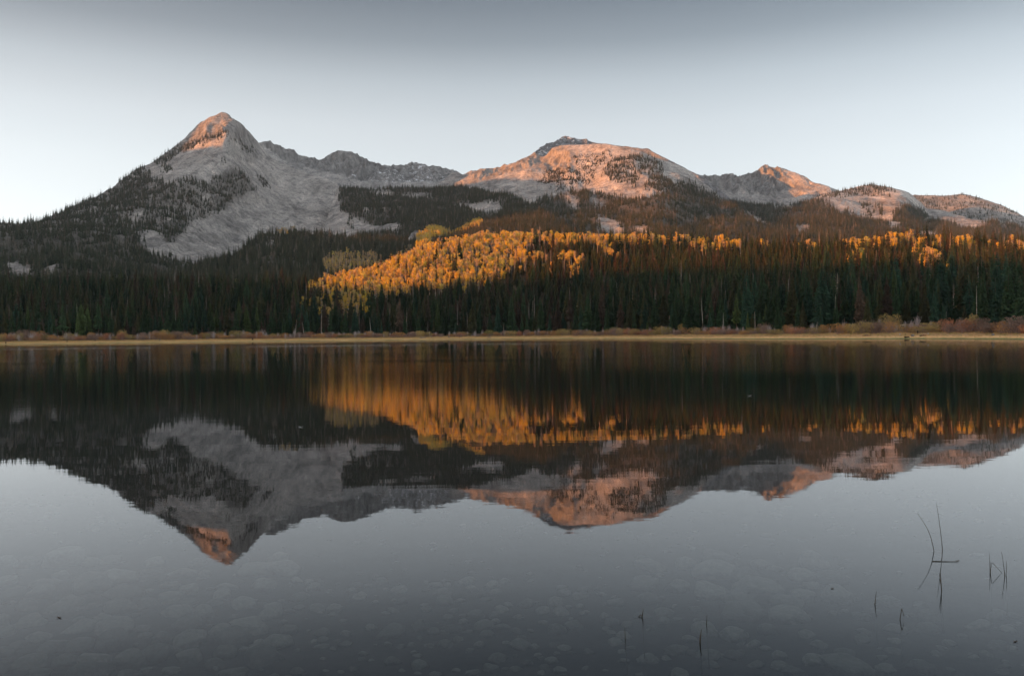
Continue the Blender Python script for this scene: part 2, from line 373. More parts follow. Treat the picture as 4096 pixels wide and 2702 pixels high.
# --- basin bench: forest and boulder fields between the main peak and the middle mountain
bench_gap = soft([[(1470, 762), (1560, 763), (1590, 778), (1680, 767), (1765, 780), (1700, 797), (1620, 790), (1500, 778)],
                  [(1812, 804), (1900, 812), (1960, 808), (2010, 814), (2010, 840), (1940, 850), (1860, 832), (1820, 817)],
                  [(1420, 865), (1455, 875), (1520, 893), (1595, 888), (1608, 925), (1560, 940), (1480, 938), (1410, 930), (1400, 890)],
                  [(1455, 835), (1475, 835), (1475, 855), (1455, 855)], [(1800, 770), (1875, 766), (1860, 778), (1800, 780)],
                  [(1530, 828), (1550, 822), (1545, 850), (1535, 870)]], wob=7)
bench_for = sub(soft([[(1320, 700), (1352, 700), (1366, 770), (1352, 800), (1372, 845), (1400, 862), (1405, 900), (1440, 960), (1500, 1200), (2500, 1200), (2500, 700), (1400, 690)]], feather=7, wob=20, sd=23), bench_gap)
layer('terrain', [(1260, 1020), (1300, 900), (1335, 790), (1350, 752), (1403, 753), (1491, 757), (1565, 754), (1653, 751), (1742, 748), (1850, 748), (1950, 768), (2050, 785), (2130, 820), (2200, 870), (2300, 930)],
      [(1260, 1120), (2300, 1080)],
      [(1260, 1100, 1700), (1700, 1090, 1450), (2300, 1080, 1250), (1290, 880, 2650), (1344, 744, 3100), (1600, 752, 3050), (1850, 748, 2900), (2050, 785, 2450), (2300, 930, 1650), (1450, 900, 2300),
       (1600, 910, 2150), (1520, 790, 2850), (1700, 790, 2800), (1900, 825, 2350), (1800, 900, 1950), (1650, 850, 2400), (2050, 900, 1750)],
      rock, (5, 4.5), 9, 6, {'soil': scale(bench_for, 0.85)}, sd=6)
# --- forested spur in front of the scree fan
layer('hill', [(600, 1130), (750, 1085), (861, 1038), (944, 1005), (995, 970), (1046, 940), (1122, 943), (1186, 936), (1366, 944), (1474, 960), (1557, 964), (1640, 975), (1700, 985), (1780, 1005), (1900, 1060)],
      [(600, 1230), (1900, 1180)],
      [(600, 1210, 950), (1200, 1190, 1000), (1900, 1160, 1050), (700, 1110, 1250), (995, 970, 1600), (1122, 943, 1650), (1366, 944, 1700), (1600, 970, 1650), (1900, 1060, 1300), (1300, 1060, 1300)],
      rock, (6, 6), 6, 3, {'soil': sub(lambda X, Y_: np.ones(np.shape(X)) * 0.9, soft([[(1055, 965), (1085, 952), (1100, 975), (1070, 985)]], wob=5))}, sd=7)
# --- hills at the right
h4_gap = soft([[(2965, 842), (3000, 848), (3080, 893), (3145, 928), (3130, 945), (3070, 930), (3020, 898), (2985, 865)], [(3171, 898), (3240, 902), (3228, 932), (3190, 926)],
               [(3030, 815), (3110, 818), (3206, 834), (3150, 840)], [(3640, 925), (3700, 925), (3760, 935), (3720, 950), (3660, 945)]], wob=5)
h4_for = sub(add(soft([[(2840, 780), (2950, 800), (3100, 815), (3250, 815), (3300, 822), (3384, 842), (3467, 873), (3508, 878), (3534, 893), (3591, 920), (3625, 935), (3700, 930), (3800, 945), (4700, 1060), (4700, 1400), (2800, 1400)]]),
                 soft([[(3568, 872), (3578, 838), (3618, 815), (3652, 815), (3685, 828), (3712, 855), (3708, 868), (3668, 878), (3635, 892), (3601, 885)]], wob=5),
                 soft([[(3600, 900), (3668, 875), (3760, 888), (3850, 915), (3900, 935), (3920, 905), (3960, 897), (4100, 928), (4700, 1040), (4700, 1150), (3600, 1150)]])), h4_gap)
h4_top = soft([[(3262, 790), (3306, 765), (3434, 740), (3478, 733), (3575, 750), (3570, 775), (3440, 775), (3340, 790)]], wob=8)
h4_cl = soft([[(3452, 815), (3472, 815), (3472, 832), (3452, 830)], [(3500, 822), (3520, 822), (3535, 845), (3505, 845)], [(3465, 842), (3495, 845), (3490, 858), (3468, 855)]], wob=5)
layer('mountain', [(2820, 830), (2870, 800), (2950, 808), (3000, 820), (3040, 825), (3100, 822), (3180, 822), (3230, 806), (3261, 788), (3306, 770), (3370, 760), (3434, 747), (3478, 740), (3548, 748), (3599, 758),
                   (3638, 768), (3654, 783), (3680, 806), (3708, 832), (3786, 842), (3869, 868), (3970, 890), (4096, 914), (4300, 955), (4700, 1030)],
      [(2820, 1120), (4700, 1130)],
      [(2820, 1110, 1300), (3300, 1110, 1150), (3800, 1110, 1100), (4700, 1120, 1100), (2870, 800, 3100), (3040, 825, 3100), (3180, 822, 3000), (3306, 770, 3200), (3478, 740, 3350), (3600, 758, 3180),
       (3654, 783, 3150), (3708, 832, 3150), (3869, 868, 2900), (4096, 914, 2600), (4700, 1030, 2000), (3300, 850, 2650), (3500, 850, 2700), (3620, 830, 2700), (3600, 900, 2350), (3100, 900, 2250), (3300, 930, 1950),
       (3800, 920, 2350), (3900, 980, 1800), (3000, 990, 1700), (3500, 1000, 1600)],
      rock, (5, 4.5), 9, 7, {'soil': scale(h4_for, 0.85)}, sd=8)
h5_for = lambda X, Y_: np.clip(0.28 + 0.5 * smooth(820, 880, Y_ - 0.25 * (X - 3900)) + 0.3 * fbm(X / 40, Y_ / 25, 4.4, 3, 12), 0, 1) * (X > 3640)
layer('mountain', [(3580, 830), (3654, 780), (3752, 780), (3848, 773), (3912, 787), (3976, 806), (4039, 835), (4096, 863), (4250, 930), (4700, 1040)],
      [(3580, 960), (4700, 1100)],
      [(3580, 960, 3150), (4100, 980, 2900), (4700, 1100, 2300), (3654, 780, 4000), (3850, 773, 3900), (4096, 863, 3500), (4700, 1040, 2900), (3800, 860, 3500)],
      rock, (5, 4.5), 9, 7, {'soil': scale(h5_for, 0.5)}, sd=9)

# --- front: far bank of the lake and the first wooded hill
SHORE = [(-700, 640), (0, 620), (1366, 650), (2048, 645), (2500, 520), (2732, 440), (3100, 372), (3400, 338), (3668, 322), (4096, 263), (4500, 230), (4800, 210)]
CRESTG = [(-700, 1170), (0, 1160), (300, 1168), (600, 1160), (900, 1168), (1150, 1170), (1230, 1175), (1366, 1155), (1450, 1130), (1525, 1110), (1621, 1062), (1723, 1025), (1812, 1000), (1908, 988),
          (2004, 990), (2099, 985), (2291, 985), (2482, 990), (2732, 1002), (2923, 1018), (3115, 1018), (3242, 1025), (3370, 1022), (3625, 1010), (3816, 1015), (4008, 1030), (4096, 1032), (4800, 1045)]
CRESTY = [(-700, 900), (1100, 900), (1500, 920), (2000, 980), (2700, 900), (3300, 780), (4096, 700), (4800, 650)]
px = np.arange(-700, 4801, 7.0)
shoreY = smooth1(poly_at(SHORE, px), 12) + (9 * fbm(px / 110, 0.5, 0.5, 5, 3, .62)) * poly_at(SHORE, px) / 400
cY = smooth1(poly_at(CRESTY, px), 20); cP = smooth1(poly_at(CRESTG, px), 5)
cz = P(px, cP, cY)[:, 2]
edgeY = smooth1(poly_at(SHORE, px), 12) * (1 + 46 / 500) + 14 + 6 * fbm(px / 160, 7.5, 0.5, 4, 33)
kn = [(shoreY - 60, -2.5 + 0 * px), (shoreY - 10, -0.35 + 0 * px), (shoreY, 0 * px), (shoreY + 8, 0.35 + 0 * px), (edgeY - 14, 1.5 + 0 * px), (edgeY + 30, 2.8 + 0 * px),
      (edgeY + 0.35 * (cY - edgeY), 3 + 0.28 * (cz - 3)), (edgeY + 0.7 * (cY - edgeY), 3 + 0.66 * (cz - 3)), (cY, cz), (cY + 90, cz - 3), (cY + 260, cz - 25), (cY + 500, cz - 45)]
ts = np.unique(np.concatenate([np.linspace(0, 1, 4), np.linspace(1, 5, 40), np.linspace(5, 8, 110), np.linspace(8, 11, 24)]))
KY = np.stack([k[0] for k in kn]); KZ = np.stack([k[1] for k in kn]); idx = np.clip(ts.astype(int), 0, len(kn) - 2); fr = (ts - idx)[:, None]
def cr(Kv):
    pm = Kv[np.maximum(idx - 1, 0)]; p0 = Kv[idx]; p1 = Kv[idx + 1]; p2 = Kv[np.minimum(idx + 2, len(kn) - 1)]
    lin = p0 + (p1 - p0) * fr
    cub = 0.5 * ((2 * p0) + (-pm + p1) * fr + (2 * pm - 5 * p0 + 4 * p1 - p2) * fr ** 2 + (-pm + 3 * p0 - 3 * p1 + p2) * fr ** 3)
    return np.where((idx >= 6)[:, None], cub, lin)
FY = cr(KY); FZ = cr(KZ)
X_ = ray(px, cP)[:, 0][None] * FY
FZ = FZ + smooth(5.2, 6.5, ts)[:, None] * 3.0 * fbm(X_ / 80, FY / 80, 0.1, 4, 21) + smooth(2.2, 3.5, ts)[:, None] * 0.22 * fbm(X_ / 9, FY / 9, 0.1, 3, 22)
knx, kny = ray(3625, 1290)[0] * 396, 396.0
FZ = FZ + 2.4 * np.exp(-(((X_ - knx) / 17) ** 2 + ((FY - kny) / 13) ** 2))
fp = np.stack([X_, FY, FZ], -1)
me = mesh_from('shore_ground', fp.reshape(-1, 3), gridfaces(len(ts), len(px)), None, True)
fpx, fpy = proj(fp)
wood = smooth(4.3, 5.3, ts)[:, None] * np.ones_like(X_)
wood = wood * (1 - np.exp(-((((X_ - knx) / 20) ** 2 + ((FY - kny) / 16) ** 2)) ** 2) * 0.95)
attr(me, 'wood', wood)
gm, t, b = newmat('bank_ground')
v = objcoord(t)
n1 = noise_n(t, 0.12, 5, 0.65, v); n2 = noise_n(t, 0.9, 4, 0.7, v)
geo = t.nodes.new('ShaderNodeNewGeometry'); sz = t.nodes.new('ShaderNodeSeparateXYZ'); t.links.new(geo.outputs['Position'], sz.inputs[0])
hgt = math_(t, 'ADD', sz.outputs[2], math_(t, 'MULTIPLY', math_(t, 'SUBTRACT', n1, 0.5), 0.7))
grass = ramp(t, hgt, [(0.0, (.16, .12, .06)), (0.06, (.13, .17, .05)), (0.22, (.22, .22, .08)), (0.34, (.66, .43, .19)), (0.9, (.70, .44, .21)), (1.0, (.45, .29, .15))])
grass = mixc(t, 1.0, grass, ramp(t, n2, [(0.3, (.55, .55, .55)), (0.6, (1.15, 1.12, 1.1))]), 'MULTIPLY')
kn_ = math_(t, 'MULTIPLY', math_(t, 'SUBTRACT', sz.outputs[2], 1.9), 0.9, True)
grass = mixc(t, kn_, grass, ramp(t, n2, [(0.3, (.07, .048, .030)), (0.7, (.17, .115, .07))]))
forest_soil = ramp(t, n1, [(0.3, (.028, .024, .016)), (0.7, (.07, .055, .032))])
t.links.new(mixc(t, attrn(t, 'wood'), grass, forest_soil), b.inputs['Base Color'])
bump(t, n2, 0.8, 0.5, b)
me.materials.append(gm)
obj('shore_ground', me, kind='structure')
LAYERS['front'] = dict(p=fp, px=fpx, py=fpy, ts=ts)

# --- unseen ridge added behind and left, its crest shaped to cast the shadow line
Q = np.array([math.sin(BETA), -math.cos(BETA)])
T0 = 2000.0
def lane(px_, py_, Y_):
    p_ = P(np.array(px_, float), np.array(py_, float), np.array(Y_, float))
    return float(p_[:2] @ Q), float(p_[2] + math.tan(SUN_EL) * (T0 - p_[:2] @ SUNH))
BOUND = [(1500, 540, 4400), (1250, 540, 4250), (2259, 520, 4700), (4000, 1095, 560), (3500, 1105, 640), (3000, 1095, 720), (2500, 1095, 830), (2250, 1080, 880), (1800, 1150, 830), (1500, 1180, 830), (1250, 1130, 900), (1400, 985, 1650),
         (1900, 975, 1430), (2200, 960, 1600), (2400, 850, 2050), (2300, 790, 2500), (2250, 720, 2850), (2000, 705, 3200), (700, 610, 3050), (900, 520, 3300)]
L = sorted(lane(*b_) for b_ in BOUND)
print([(round(a), round(c_), b_) for (a, c_), b_ in sorted(zip([lane(*b_) for b_ in BOUND], BOUND))])
ls = np.array([a[0] for a in L]); lc = np.array([a[1] for a in L])
sv = np.arange(-5600, 1500, 25.0)
crz = np.interp(sv, ls, lc); crz = smooth1(crz, 3)
crz = np.where(sv > ls.max(), lc[-1] - 0.05 * (sv - ls.max()), crz)
off = np.array([-850, -700, -560, -420, -300, -150, -60, 0, 60, 160, 320, 550, 800])       # along the sun direction, + is towards the sun
rel = np.array([0.0, 0.12, 0.30, 0.52, 0.70, 0.86, 0.95, 1.0, 0.95, 0.85, 0.68, 0.45, 0.2])
RG = np.zeros((len(off), len(sv), 3))
for i, (o_, rl) in enumerate(zip(off, rel)):
    xy = sv[:, None] * Q[None] + (T0 + o_) * SUNH[None]
    RG[i, :, :2] = xy; RG[i, :, 2] = crz * rl - 2 + (0 if o_ == 0 else 10 * vnoise(xy[:, 0] / 120, xy[:, 1] / 120, 0.5, 5))
me = mesh_from('shadow_ridge', RG.reshape(-1, 3), gridfaces(len(off), len(sv)), rock, True)
attr(me, 'cliff', np.zeros(RG.shape[:2])); attr(me, 'soil', np.ones(RG.shape[:2])); attr(me, 'snow', np.zeros(RG.shape[:2]))
obj('shadow_ridge', me, kind='structure')

# ================================================================== water and lake bed
def bed_z(x, y):
    base = np.interp(y, [-30, 0, 4, 8, 12, 18, 30, 60, 150, 400, 900], [1.5, 0.25, -0.25, -0.42, -0.60, -0.85, -1.5, -3.0, -5, -7, -7])
    return base + 0.10 * smooth(-1, -6, x) * (y < 40) + 0.05 * fbm(x / 2.2, y / 2.2, 0.2, 3, 51)
by = np.concatenate([np.linspace(-60, 5, 14), np.linspace(5.2, 28, 190), np.geomspace(28.5, 900, 60)])
bxn = np.linspace(-1, 1, 260)
BX = bxn[None] * (np.maximum(by, 14) * 0.9 + 14)[:, None]; BX = np.where(by[:, None] > 60, bxn[None] * (by[:, None] * 1.2), BX); BY = np.broadcast_to(by[:, None], BX.shape)
bp = np.stack([BX, BY, bed_z(BX, BY)], -1)
me = mesh_from('lake_bed', bp.reshape(-1, 3), gridfaces(len(by), len(bxn)), None, True)
m, t, b = newmat('silt')
v = objcoord(t); nb = noise_n(t, 1.3, 5, 0.65, v); nf = noise_n(t, 9, 4, 0.7, v)
colb = ramp(t, nb, [(0.3, (.010, .010, .009)), (0.7, (.026, .025, .023))])
colb = mixc(t, 1.0, colb, ramp(t, nf, [(0.3, (.75, .75, .75)), (0.7, (1.25, 1.25, 1.25))]), 'MULTIPLY')
t.links.new(colb, b.inputs['Base Color'])
bump(t, nf, 0.5, 0.03, b)
me.materials.append(m); obj('lake_bed', me, kind='structure')

wm = bpy.data.materials.new('lake_water'); wm.use_nodes = True; t = wm.node_tree; t.nodes.clear()
o_ = t.nodes.new('ShaderNodeOutputMaterial'); mixs = t.nodes.new('ShaderNodeMixShader'); tr = t.nodes.new('ShaderNodeBsdfTransparent'); gl = t.nodes.new('ShaderNodeBsdfGlossy')
fr_ = t.nodes.new('ShaderNodeFresnel'); fr_.inputs[0].default_value = 1.41
tr.inputs[0].default_value = (.60, .66, .64, 1); gl.inputs[0].default_value = (.97, .98, 1, 1); gl.inputs['Roughness'].default_value = 0.0
tc_ = t.nodes.new('ShaderNodeTexCoord'); sp_ = t.nodes.new('ShaderNodeSeparateXYZ'); t.links.new(tc_.outputs['Object'], sp_.inputs[0])
yy = sp_.outputs[1]; xx = sp_.outputs[0]
def wc(sx, sy):
    mp = t.nodes.new('ShaderNodeMapping'); mp.inputs['Scale'].default_value = (sx, sy, 1); t.links.new(tc_.outputs['Object'], mp.inputs[0]); return mp.outputs[0]
# gentle swell everywhere, wind ruffles on the open water, calm strip under the far bank
swell = noise_n(t, 1.0, 2, 0.5, wc(0.35, 0.9)); fine = noise_n(t, 1.0, 3, 0.6, wc(1.7, 4.2)); pat = noise_n(t, 1.0, 3, 0.6, wc(0.006, 0.02))
# distance of the far bank, as a function of x, less a calm margin
far = math_(t, 'MULTIPLY', math_(t, 'SUBTRACT', 560.0, math_(t, 'MULTIPLY', math_(t, 'MAXIMUM', math_(t, 'SUBTRACT', xx, 30.0), 0.0), 2.3)), 1.0)
far = math_(t, 'ADD', far, math_(t, 'MULTIPLY', math_(t, 'SUBTRACT', pat, 0.5), 140.0))
farcalm = math_(t, 'MULTIPLY', math_(t, 'SUBTRACT', far, yy), 1 / 60.0, True)
nearruf = math_(t, 'MULTIPLY', math_(t, 'SUBTRACT', yy, 30.0), 1 / 90.0, True)
wind = math_(t, 'MULTIPLY', farcalm, nearruf)
wind = math_(t, 'MULTIPLY', wind, ramp(t, pat, [(0.30, (.25, .25, .25)), (0.62, (1, 1, 1))]))
amp_f = math_(t, 'ADD', math_(t, 'MULTIPLY', wind, 0.014), 0.0003)
amp_s = math_(t, 'ADD', math_(t, 'MULTIPLY', wind, 0.006), 0.0014)
hgt = math_(t, 'ADD', math_(t, 'MULTIPLY', fine, amp_f), math_(t, 'MULTIPLY', swell, amp_s))
bn = t.nodes.new('ShaderNodeBump'); bn.inputs['Distance'].default_value = 1.0; bn.inputs['Strength'].default_value = 1.0; t.links.new(hgt, bn.inputs['Height'])
t.links.new(bn.outputs[0], gl.inputs['Normal'])
t.links.new(fr_.outputs[0], mixs.inputs[0]); t.links.new(tr.outputs[0], mixs.inputs[1]); t.links.new(gl.outputs[0], mixs.inputs[2]); t.links.new(mixs.outputs[0], o_.inputs[0])
wv = [(-1300, -60, 0), (1300, -60, 0), (1300, 760, 0), (-1300, 760, 0)]
me = mesh_from('water', wv, [[0, 1, 2, 3]], wm); obj('water', me, kind='structure')

# ================================================================== stones on the lake bed
def ico(sub_):
    bm = bmesh.new(); bmesh.ops.create_icosphere(bm, subdivisions=sub_, radius=1.0)
    vv = np.array([v_.co[:] for v_ in bm.verts]); ff = np.array([[q.index for q in f_.verts] for f_ in bm.faces]); bm.free(); return vv, ff
IV, IF = ico(3)
def stone_mesh(sd, rough=0.16, flat=0.5, mat=None, name='stone', blocky=0.0):
    v_ = IV.copy(); r_ = 1 + rough * 1.6 * fbm(v_[:, 0] * 0.9, v_[:, 1] * 0.9, v_[:, 2] * 0.9, 3, sd) + rough * 0.3 * fbm(v_[:, 0] * 4, v_[:, 1] * 4, v_[:, 2] * 4, 2, sd + 9)
    v_ = v_ * r_[:, None]
    rg = np.random.default_rng(sd)
    for k in range(int(7 * blocky)):
        n = rg.normal(size=3); n /= np.linalg.norm(n); dd = v_ @ n - rg.uniform(0.55, 0.8); v_ = v_ - np.maximum(dd, 0)[:, None] * n
    v_[:, 2] *= flat
    return mesh_from(name, v_, IF, mat, True)
m_st, t, b = newmat('wet_stone'); v = objcoord(t)
oi = t.nodes.new('ShaderNodeObjectInfo')
cst = ramp(t, oi.outputs['Random'], [(0, (.060, .058, .054)), (0.5, (.105, .102, .094)), (1, (.165, .16, .148))])
cst = mixc(t, 1.0, cst, ramp(t, noise_n(t, 2.6, 5, 0.65, v), [(0.3, (.62, .63, .6)), (0.65, (1.1, 1.1, 1.1))]), 'MULTIPLY')
t.links.new(cst, b.inputs['Base Color']); bump(t, noise_n(t, 6, 4, 0.6, v), 0.4, 0.08, b)
stone_protos = [stone_mesh(100 + i, 0.26, 1.0, m_st, 'stone', [0, .8, .4, 1.0, .2, .6, 1.2, .3, .7][i]) for i in range(9)]
z7 = lambda x, y: (x / 1.4015 + 2400, y / 1.4015 + 1950)
big = [(655, 410, 200, 90), (280, 440, 170, 70), (480, 430, 130, 50), (890, 425, 120, 40), (980, 450, 90, 40), (640, 480, 280, 60), (850, 515, 230, 70), (240, 540, 200, 110), (430, 560, 150, 80),
       (610, 590, 190, 90), (880, 605, 300, 100), (1070, 660, 180, 70), (800, 700, 260, 80), (1060, 725, 210, 70), (780, 645, 180, 50), (1210, 420, 180, 50), (1130, 500, 180, 90), (1300, 510, 200, 60),
       (1320, 610, 190, 80), (540, 680, 100, 30), (1160, 820, 100, 70), (930, 800, 120, 40), (430, 900, 130, 50), (1470, 850, 90, 40), (870, 990, 110, 50), (1010, 1000, 120, 50), (1400, 1000, 280, 120),
       (1610, 1010, 120, 80), (1090, 1035, 120, 60), (610, 930, 150, 70), (740, 830, 160, 60), (1230, 880, 90, 40)]
cand = []
for x, y, w_, h_ in big:
    sx, sy = z7(x, y); cand.append((sx, sy, w_ / 1.4015, h_ / 1.4015, 'r'))
cand += [(1565, 2530, 115, 80, 'b'), (1275, 2430, 70, 34, 'c'), (1290, 2552, 55, 26, 'c')]
rg = np.random.default_rng(11)
tries = 0
while len(cand) < 285 and tries < 40000:
    tries += 1
    if rg.random() < 0.55: sx, sy = rg.uniform(-20, 1150), rg.uniform(2230, 2700); w_ = rg.uniform(70, 165); z_ = 'l'
    elif rg.random() < 0.7: sx, sy = rg.uniform(1000, 2500), rg.uniform(2300, 2700); w_ = rg.uniform(30, 85); z_ = 'c'
    else: sx, sy = rg.uniform(2450, 4090), rg.uniform(2380, 2700); w_ = rg.uniform(40, 110); z_ = 'd'
    h_ = w_ * rg.uniform(0.34, 0.5)
    if all(abs(sx - q[0]) > 0.40 * (w_ + q[2]) or abs(sy - q[1]) > 0.42 * (h_ + q[3]) for q in cand): cand.append((sx, sy, w_, h_, z_))
zone_lab = {'r': ('large rounded grey stone lying under clear water in the big stone cluster beside the reeds', 'large stones in the cluster under the water near the reeds'),
            'b': ('dark lone boulder under the water, biggest among the small stones at bottom centre', None),
            'c': ('small flat grey stone lying on the dark lake bed at bottom centre', 'small stones on the dark bed at bottom centre'),
            'l': ('broad smooth stone under shallow water in the dense stone bed at bottom left', 'close packed stones under the shallows at bottom left'),
            'd': ('half buried stone on the lake bed in front of the reeds at bottom right', 'scattered stones under the water at bottom right')}
for i, (sx, sy, w_, h_, z_) in enumerate(cand):
    p_ = on_water(np.array(sx), np.array(sy), -0.55); zb = float(bed_z(p_[0], p_[1])); p_ = on_water(np.array(sx), np.array(sy), zb + 0.03)
    Wd = w_ / F * p_[1] / 2; sinA = HC / math.hypot(p_[1], HC)
    Ln = max(h_ / F * p_[1] / 2 / max(sinA, .2) * 0.9, Wd * 0.5)
    o = bpy.data.objects.new('stone', stone_protos[i % 9]); COL.objects.link(o)
    hz = min(Wd * rg.uniform(0.40, 0.75), 0.30)
    o.location = (float(p_[0]), float(p_[1]), zb + hz * 0.25); o.scale = (Wd, min(Ln, Wd * 1.4), hz); o.rotation_euler = (rg.uniform(-.12, .12), rg.uniform(-.12, .12), rg.uniform(-.5, .5) + (math.pi if rg.random() < .5 else 0))
    o['label'], g_ = zone_lab[z_]; o['category'] = 'stone'
    if g_: o['group'] = g_

# ================================================================== instanced stuff helper
def scatter_object(name, pts, scl, rot, idx, protos, tilt=None, **props):
    me = bpy.data.meshes.new(name); me.vertices.add(len(pts)); me.vertices.foreach_set('co', np.asarray(pts, np.float32).ravel())
    a = me.attributes.new('sc', 'FLOAT_VECTOR', 'POINT'); a.data.foreach_set('vector', np.asarray(scl, np.float32).ravel())
    r3 = np.zeros((len(pts), 3), np.float32); r3[:, 2] = rot
    if tilt is not None: r3[:, :2] = tilt
    a = me.attributes.new('rt', 'FLOAT_VECTOR', 'POINT'); a.data.foreach_set('vector', r3.ravel())
    a = me.attributes.new('ix', 'INT', 'POINT'); a.data.foreach_set('value', np.asarray(idx, np.int32))
    o = bpy.data.objects.new(name, me); COL.objects.link(o)
    for k, v_ in props.items(): o[k] = v_
    pc = bpy.data.collections.new(name + '_kinds')
    for i, pm in enumerate(protos):
        po = bpy.data.objects.new('%s_kind_%02d' % (name, i), pm); pc.objects.link(po)
    ng = bpy.data.node_groups.new(name, 'GeometryNodeTree')
    ng.interface.new_socket('Geometry', in_out='INPUT', socket_type='NodeSocketGeometry'); ng.interface.new_socket('Geometry', in_out='OUTPUT', socket_type='NodeSocketGeometry')
    gi = ng.nodes.new('NodeGroupInput'); go = ng.nodes.new('NodeGroupOutput'); iop = ng.nodes.new('GeometryNodeInstanceOnPoints'); ci = ng.nodes.new('GeometryNodeCollectionInfo')
    ci.inputs['Collection'].default_value = pc; ci.inputs['Separate Children'].default_value = True; ci.inputs['Reset Children'].default_value = True
    iop.inputs['Pick Instance'].default_value = True
    def nat(n_, ty):
        q = ng.nodes.new('GeometryNodeInputNamedAttribute'); q.data_type = ty; q.inputs[0].default_value = n_
        return [s for s in q.outputs if s.name == 'Attribute' and s.enabled][0]
    l = ng.links.new
    l(gi.outputs[0], iop.inputs['Points']); l(ci.outputs[0], iop.inputs['Instance']); l(nat('ix', 'INT'), iop.inputs['Instance Index'])
    e2r = ng.nodes.new('FunctionNodeEulerToRotation'); l(nat('rt', 'FLOAT_VECTOR'), e2r.inputs[0]); l(e2r.outputs[0], iop.inputs['Rotation'])
    l(nat('sc', 'FLOAT_VECTOR'), iop.inputs['Scale']); l(iop.outputs[0], go.inputs[0])
    md = o.modifiers.new('scatter', 'NODES'); md.node_group = ng
    return o
# gravel between the stones
gx = rg.uniform(-14, 14, 1500); gy = rg.uniform(6.5, 24, 1500); keep = np.abs(gx) < gy * 0.62; gx, gy = gx[keep], gy[keep]
gs = rg.uniform(0.02, 0.085, len(gx)) * (1 + (rg.random(len(gx)) < .1) * 0.8)
scatter_object('gravel', np.stack([gx, gy, bed_z(gx, gy) + gs * 0.1], -1), np.stack([gs, gs * rg.uniform(.6, 1, len(gx)), gs * .45], -1), rg.uniform(0, 6.28, len(gx)), rg.integers(0, 9, len(gx)), stone_protos,
               kind='stuff', label='fine gravel and pebbles scattered over the lake bed between the stones', category='gravel')

# ================================================================== foliage materials
def foliage_material(name, stops, transl=0.25, use_color=False, vary=0.35, scale_=0.5):
    m, t, b = newmat(name)
    oi = t.nodes.new('ShaderNodeObjectInfo')
    if use_color: colr = oi.outputs['Color']
    else: colr = ramp(t, oi.outputs['Random'], stops)
    nz = noise_n(t, scale_, 3, 0.6, objcoord(t))
    colr = mixc(t, 1.0, colr, ramp(t, nz, [(0.3, (1 - vary,) * 3), (0.7, (1 + vary,) * 3)]), 'MULTIPLY')
    t.links.new(colr, b.inputs['Base Color']); b.inputs['Roughness'].default_value = 0.8; b.inputs['Specular IOR Level'].default_value = 0.1
    if transl > 0:
        tl = t.nodes.new('ShaderNodeBsdfTranslucent'); t.links.new(colr, tl.inputs[0]); mx = t.nodes.new('ShaderNodeMixShader'); mx.inputs[0].default_value = transl
        ou = [n for n in t.nodes if n.type == 'OUTPUT_MATERIAL'][0]
        t.links.new(b.outputs[0], mx.inputs[1]); t.links.new(tl.outputs[0], mx.inputs[2]); t.links.new(mx.outputs[0], ou.inputs[0])
    return m
GREEN, BLUEG, OLIVE, BROWN = (.056, .088, .038), (.038, .074, .042), (.082, .082, .034), (.090, .068, .042)
m_needle = foliage_material('needles', [(0.0, (.085, .120, .048)), (0.12, GREEN), (0.25, (.024, .040, .020)), (0.45, BLUEG), (0.6, OLIVE), (0.78, (.056, .070, .034)), (0.9, BROWN), (1.0, (.11, .072, .050))], 0.35)
m_needle_far = foliage_material('needles_far', [(0.0, (.030, .044, .028)), (0.35, (.058, .080, .046)), (0.7, (.070, .084, .048)), (0.84, (.095, .092, .060)), (0.94, (.16, .145, .115)), (1.0, (.24, .21, .17))], 0.12)
m_needle_c = foliage_material('needles_near', None, 0.15, True)
m_bark, t, b = newmat('conifer_bark'); t.links.new(ramp(t, noise_n(t, 3, 4, .6, objcoord(t, (1, 1, .3))), [(.3, (.07, .05, .035)), (.7, (.16, .12, .09))]), b.inputs['Base Color'])
m_white, t, b = newmat('pale_bark'); t.links.new(ramp(t, noise_n(t, 2, 4, .6, objcoord(t, (1, 1, 1))), [(.32, (.22, .19, .16)), (.45, (.55, .50, .44)), (.8, (.66, .61, .55))]), b.inputs['Base Color'])
m_grey, t, b = newmat('weathered_wood'); t.links.new(ramp(t, noise_n(t, 2, 4, .6, objcoord(t, (1, 1, .3))), [(.3, (.16, .14, .12)), (.7, (.42, .38, .34))]), b.inputs['Base Color'])
m_darkwood, t, b = newmat('dark_wood'); t.links.new(ramp(t, noise_n(t, 2, 4, .6, objcoord(t)), [(.3, (.025, .02, .016)), (.7, (.08, .06, .045))]), b.inputs['Base Color'])
m_pinkwood, t, b = newmat('bare_pale_wood'); t.links.new(ramp(t, noise_n(t, 2, 4, .6, objcoord(t)), [(.3, (.36, .24, .16)), (.7, (.60, .42, .30))]), b.inputs['Base Color'])
m_aspen = foliage_material('aspen_leaves', [(0, (.64, .44, .06)), (.3, (.74, .52, .07)), (.45, (.58, .38, .12)), (.6, (.68, .51, .12)), (.75, (.52, .48, .12)), (.88, (.56, .40, .19)), (1, (.78, .50, .06))], 0.40, vary=.25)
m_twig, t, b = newmat('bare_twigs'); oi = t.nodes.new('ShaderNodeObjectInfo'); t.links.new(ramp(t, oi.outputs['Random'], [(0, (.26, .20, .17)), (1, (.40, .30, .24))]), b.inputs['Base Color'])
m_bush = foliage_material('willow_leaves', None, 0.25, True, vary=.35)
m_btwig, t, b = newmat('willow_stems'); b.inputs['Base Color'].default_value = (.30, .22, .19, 1)
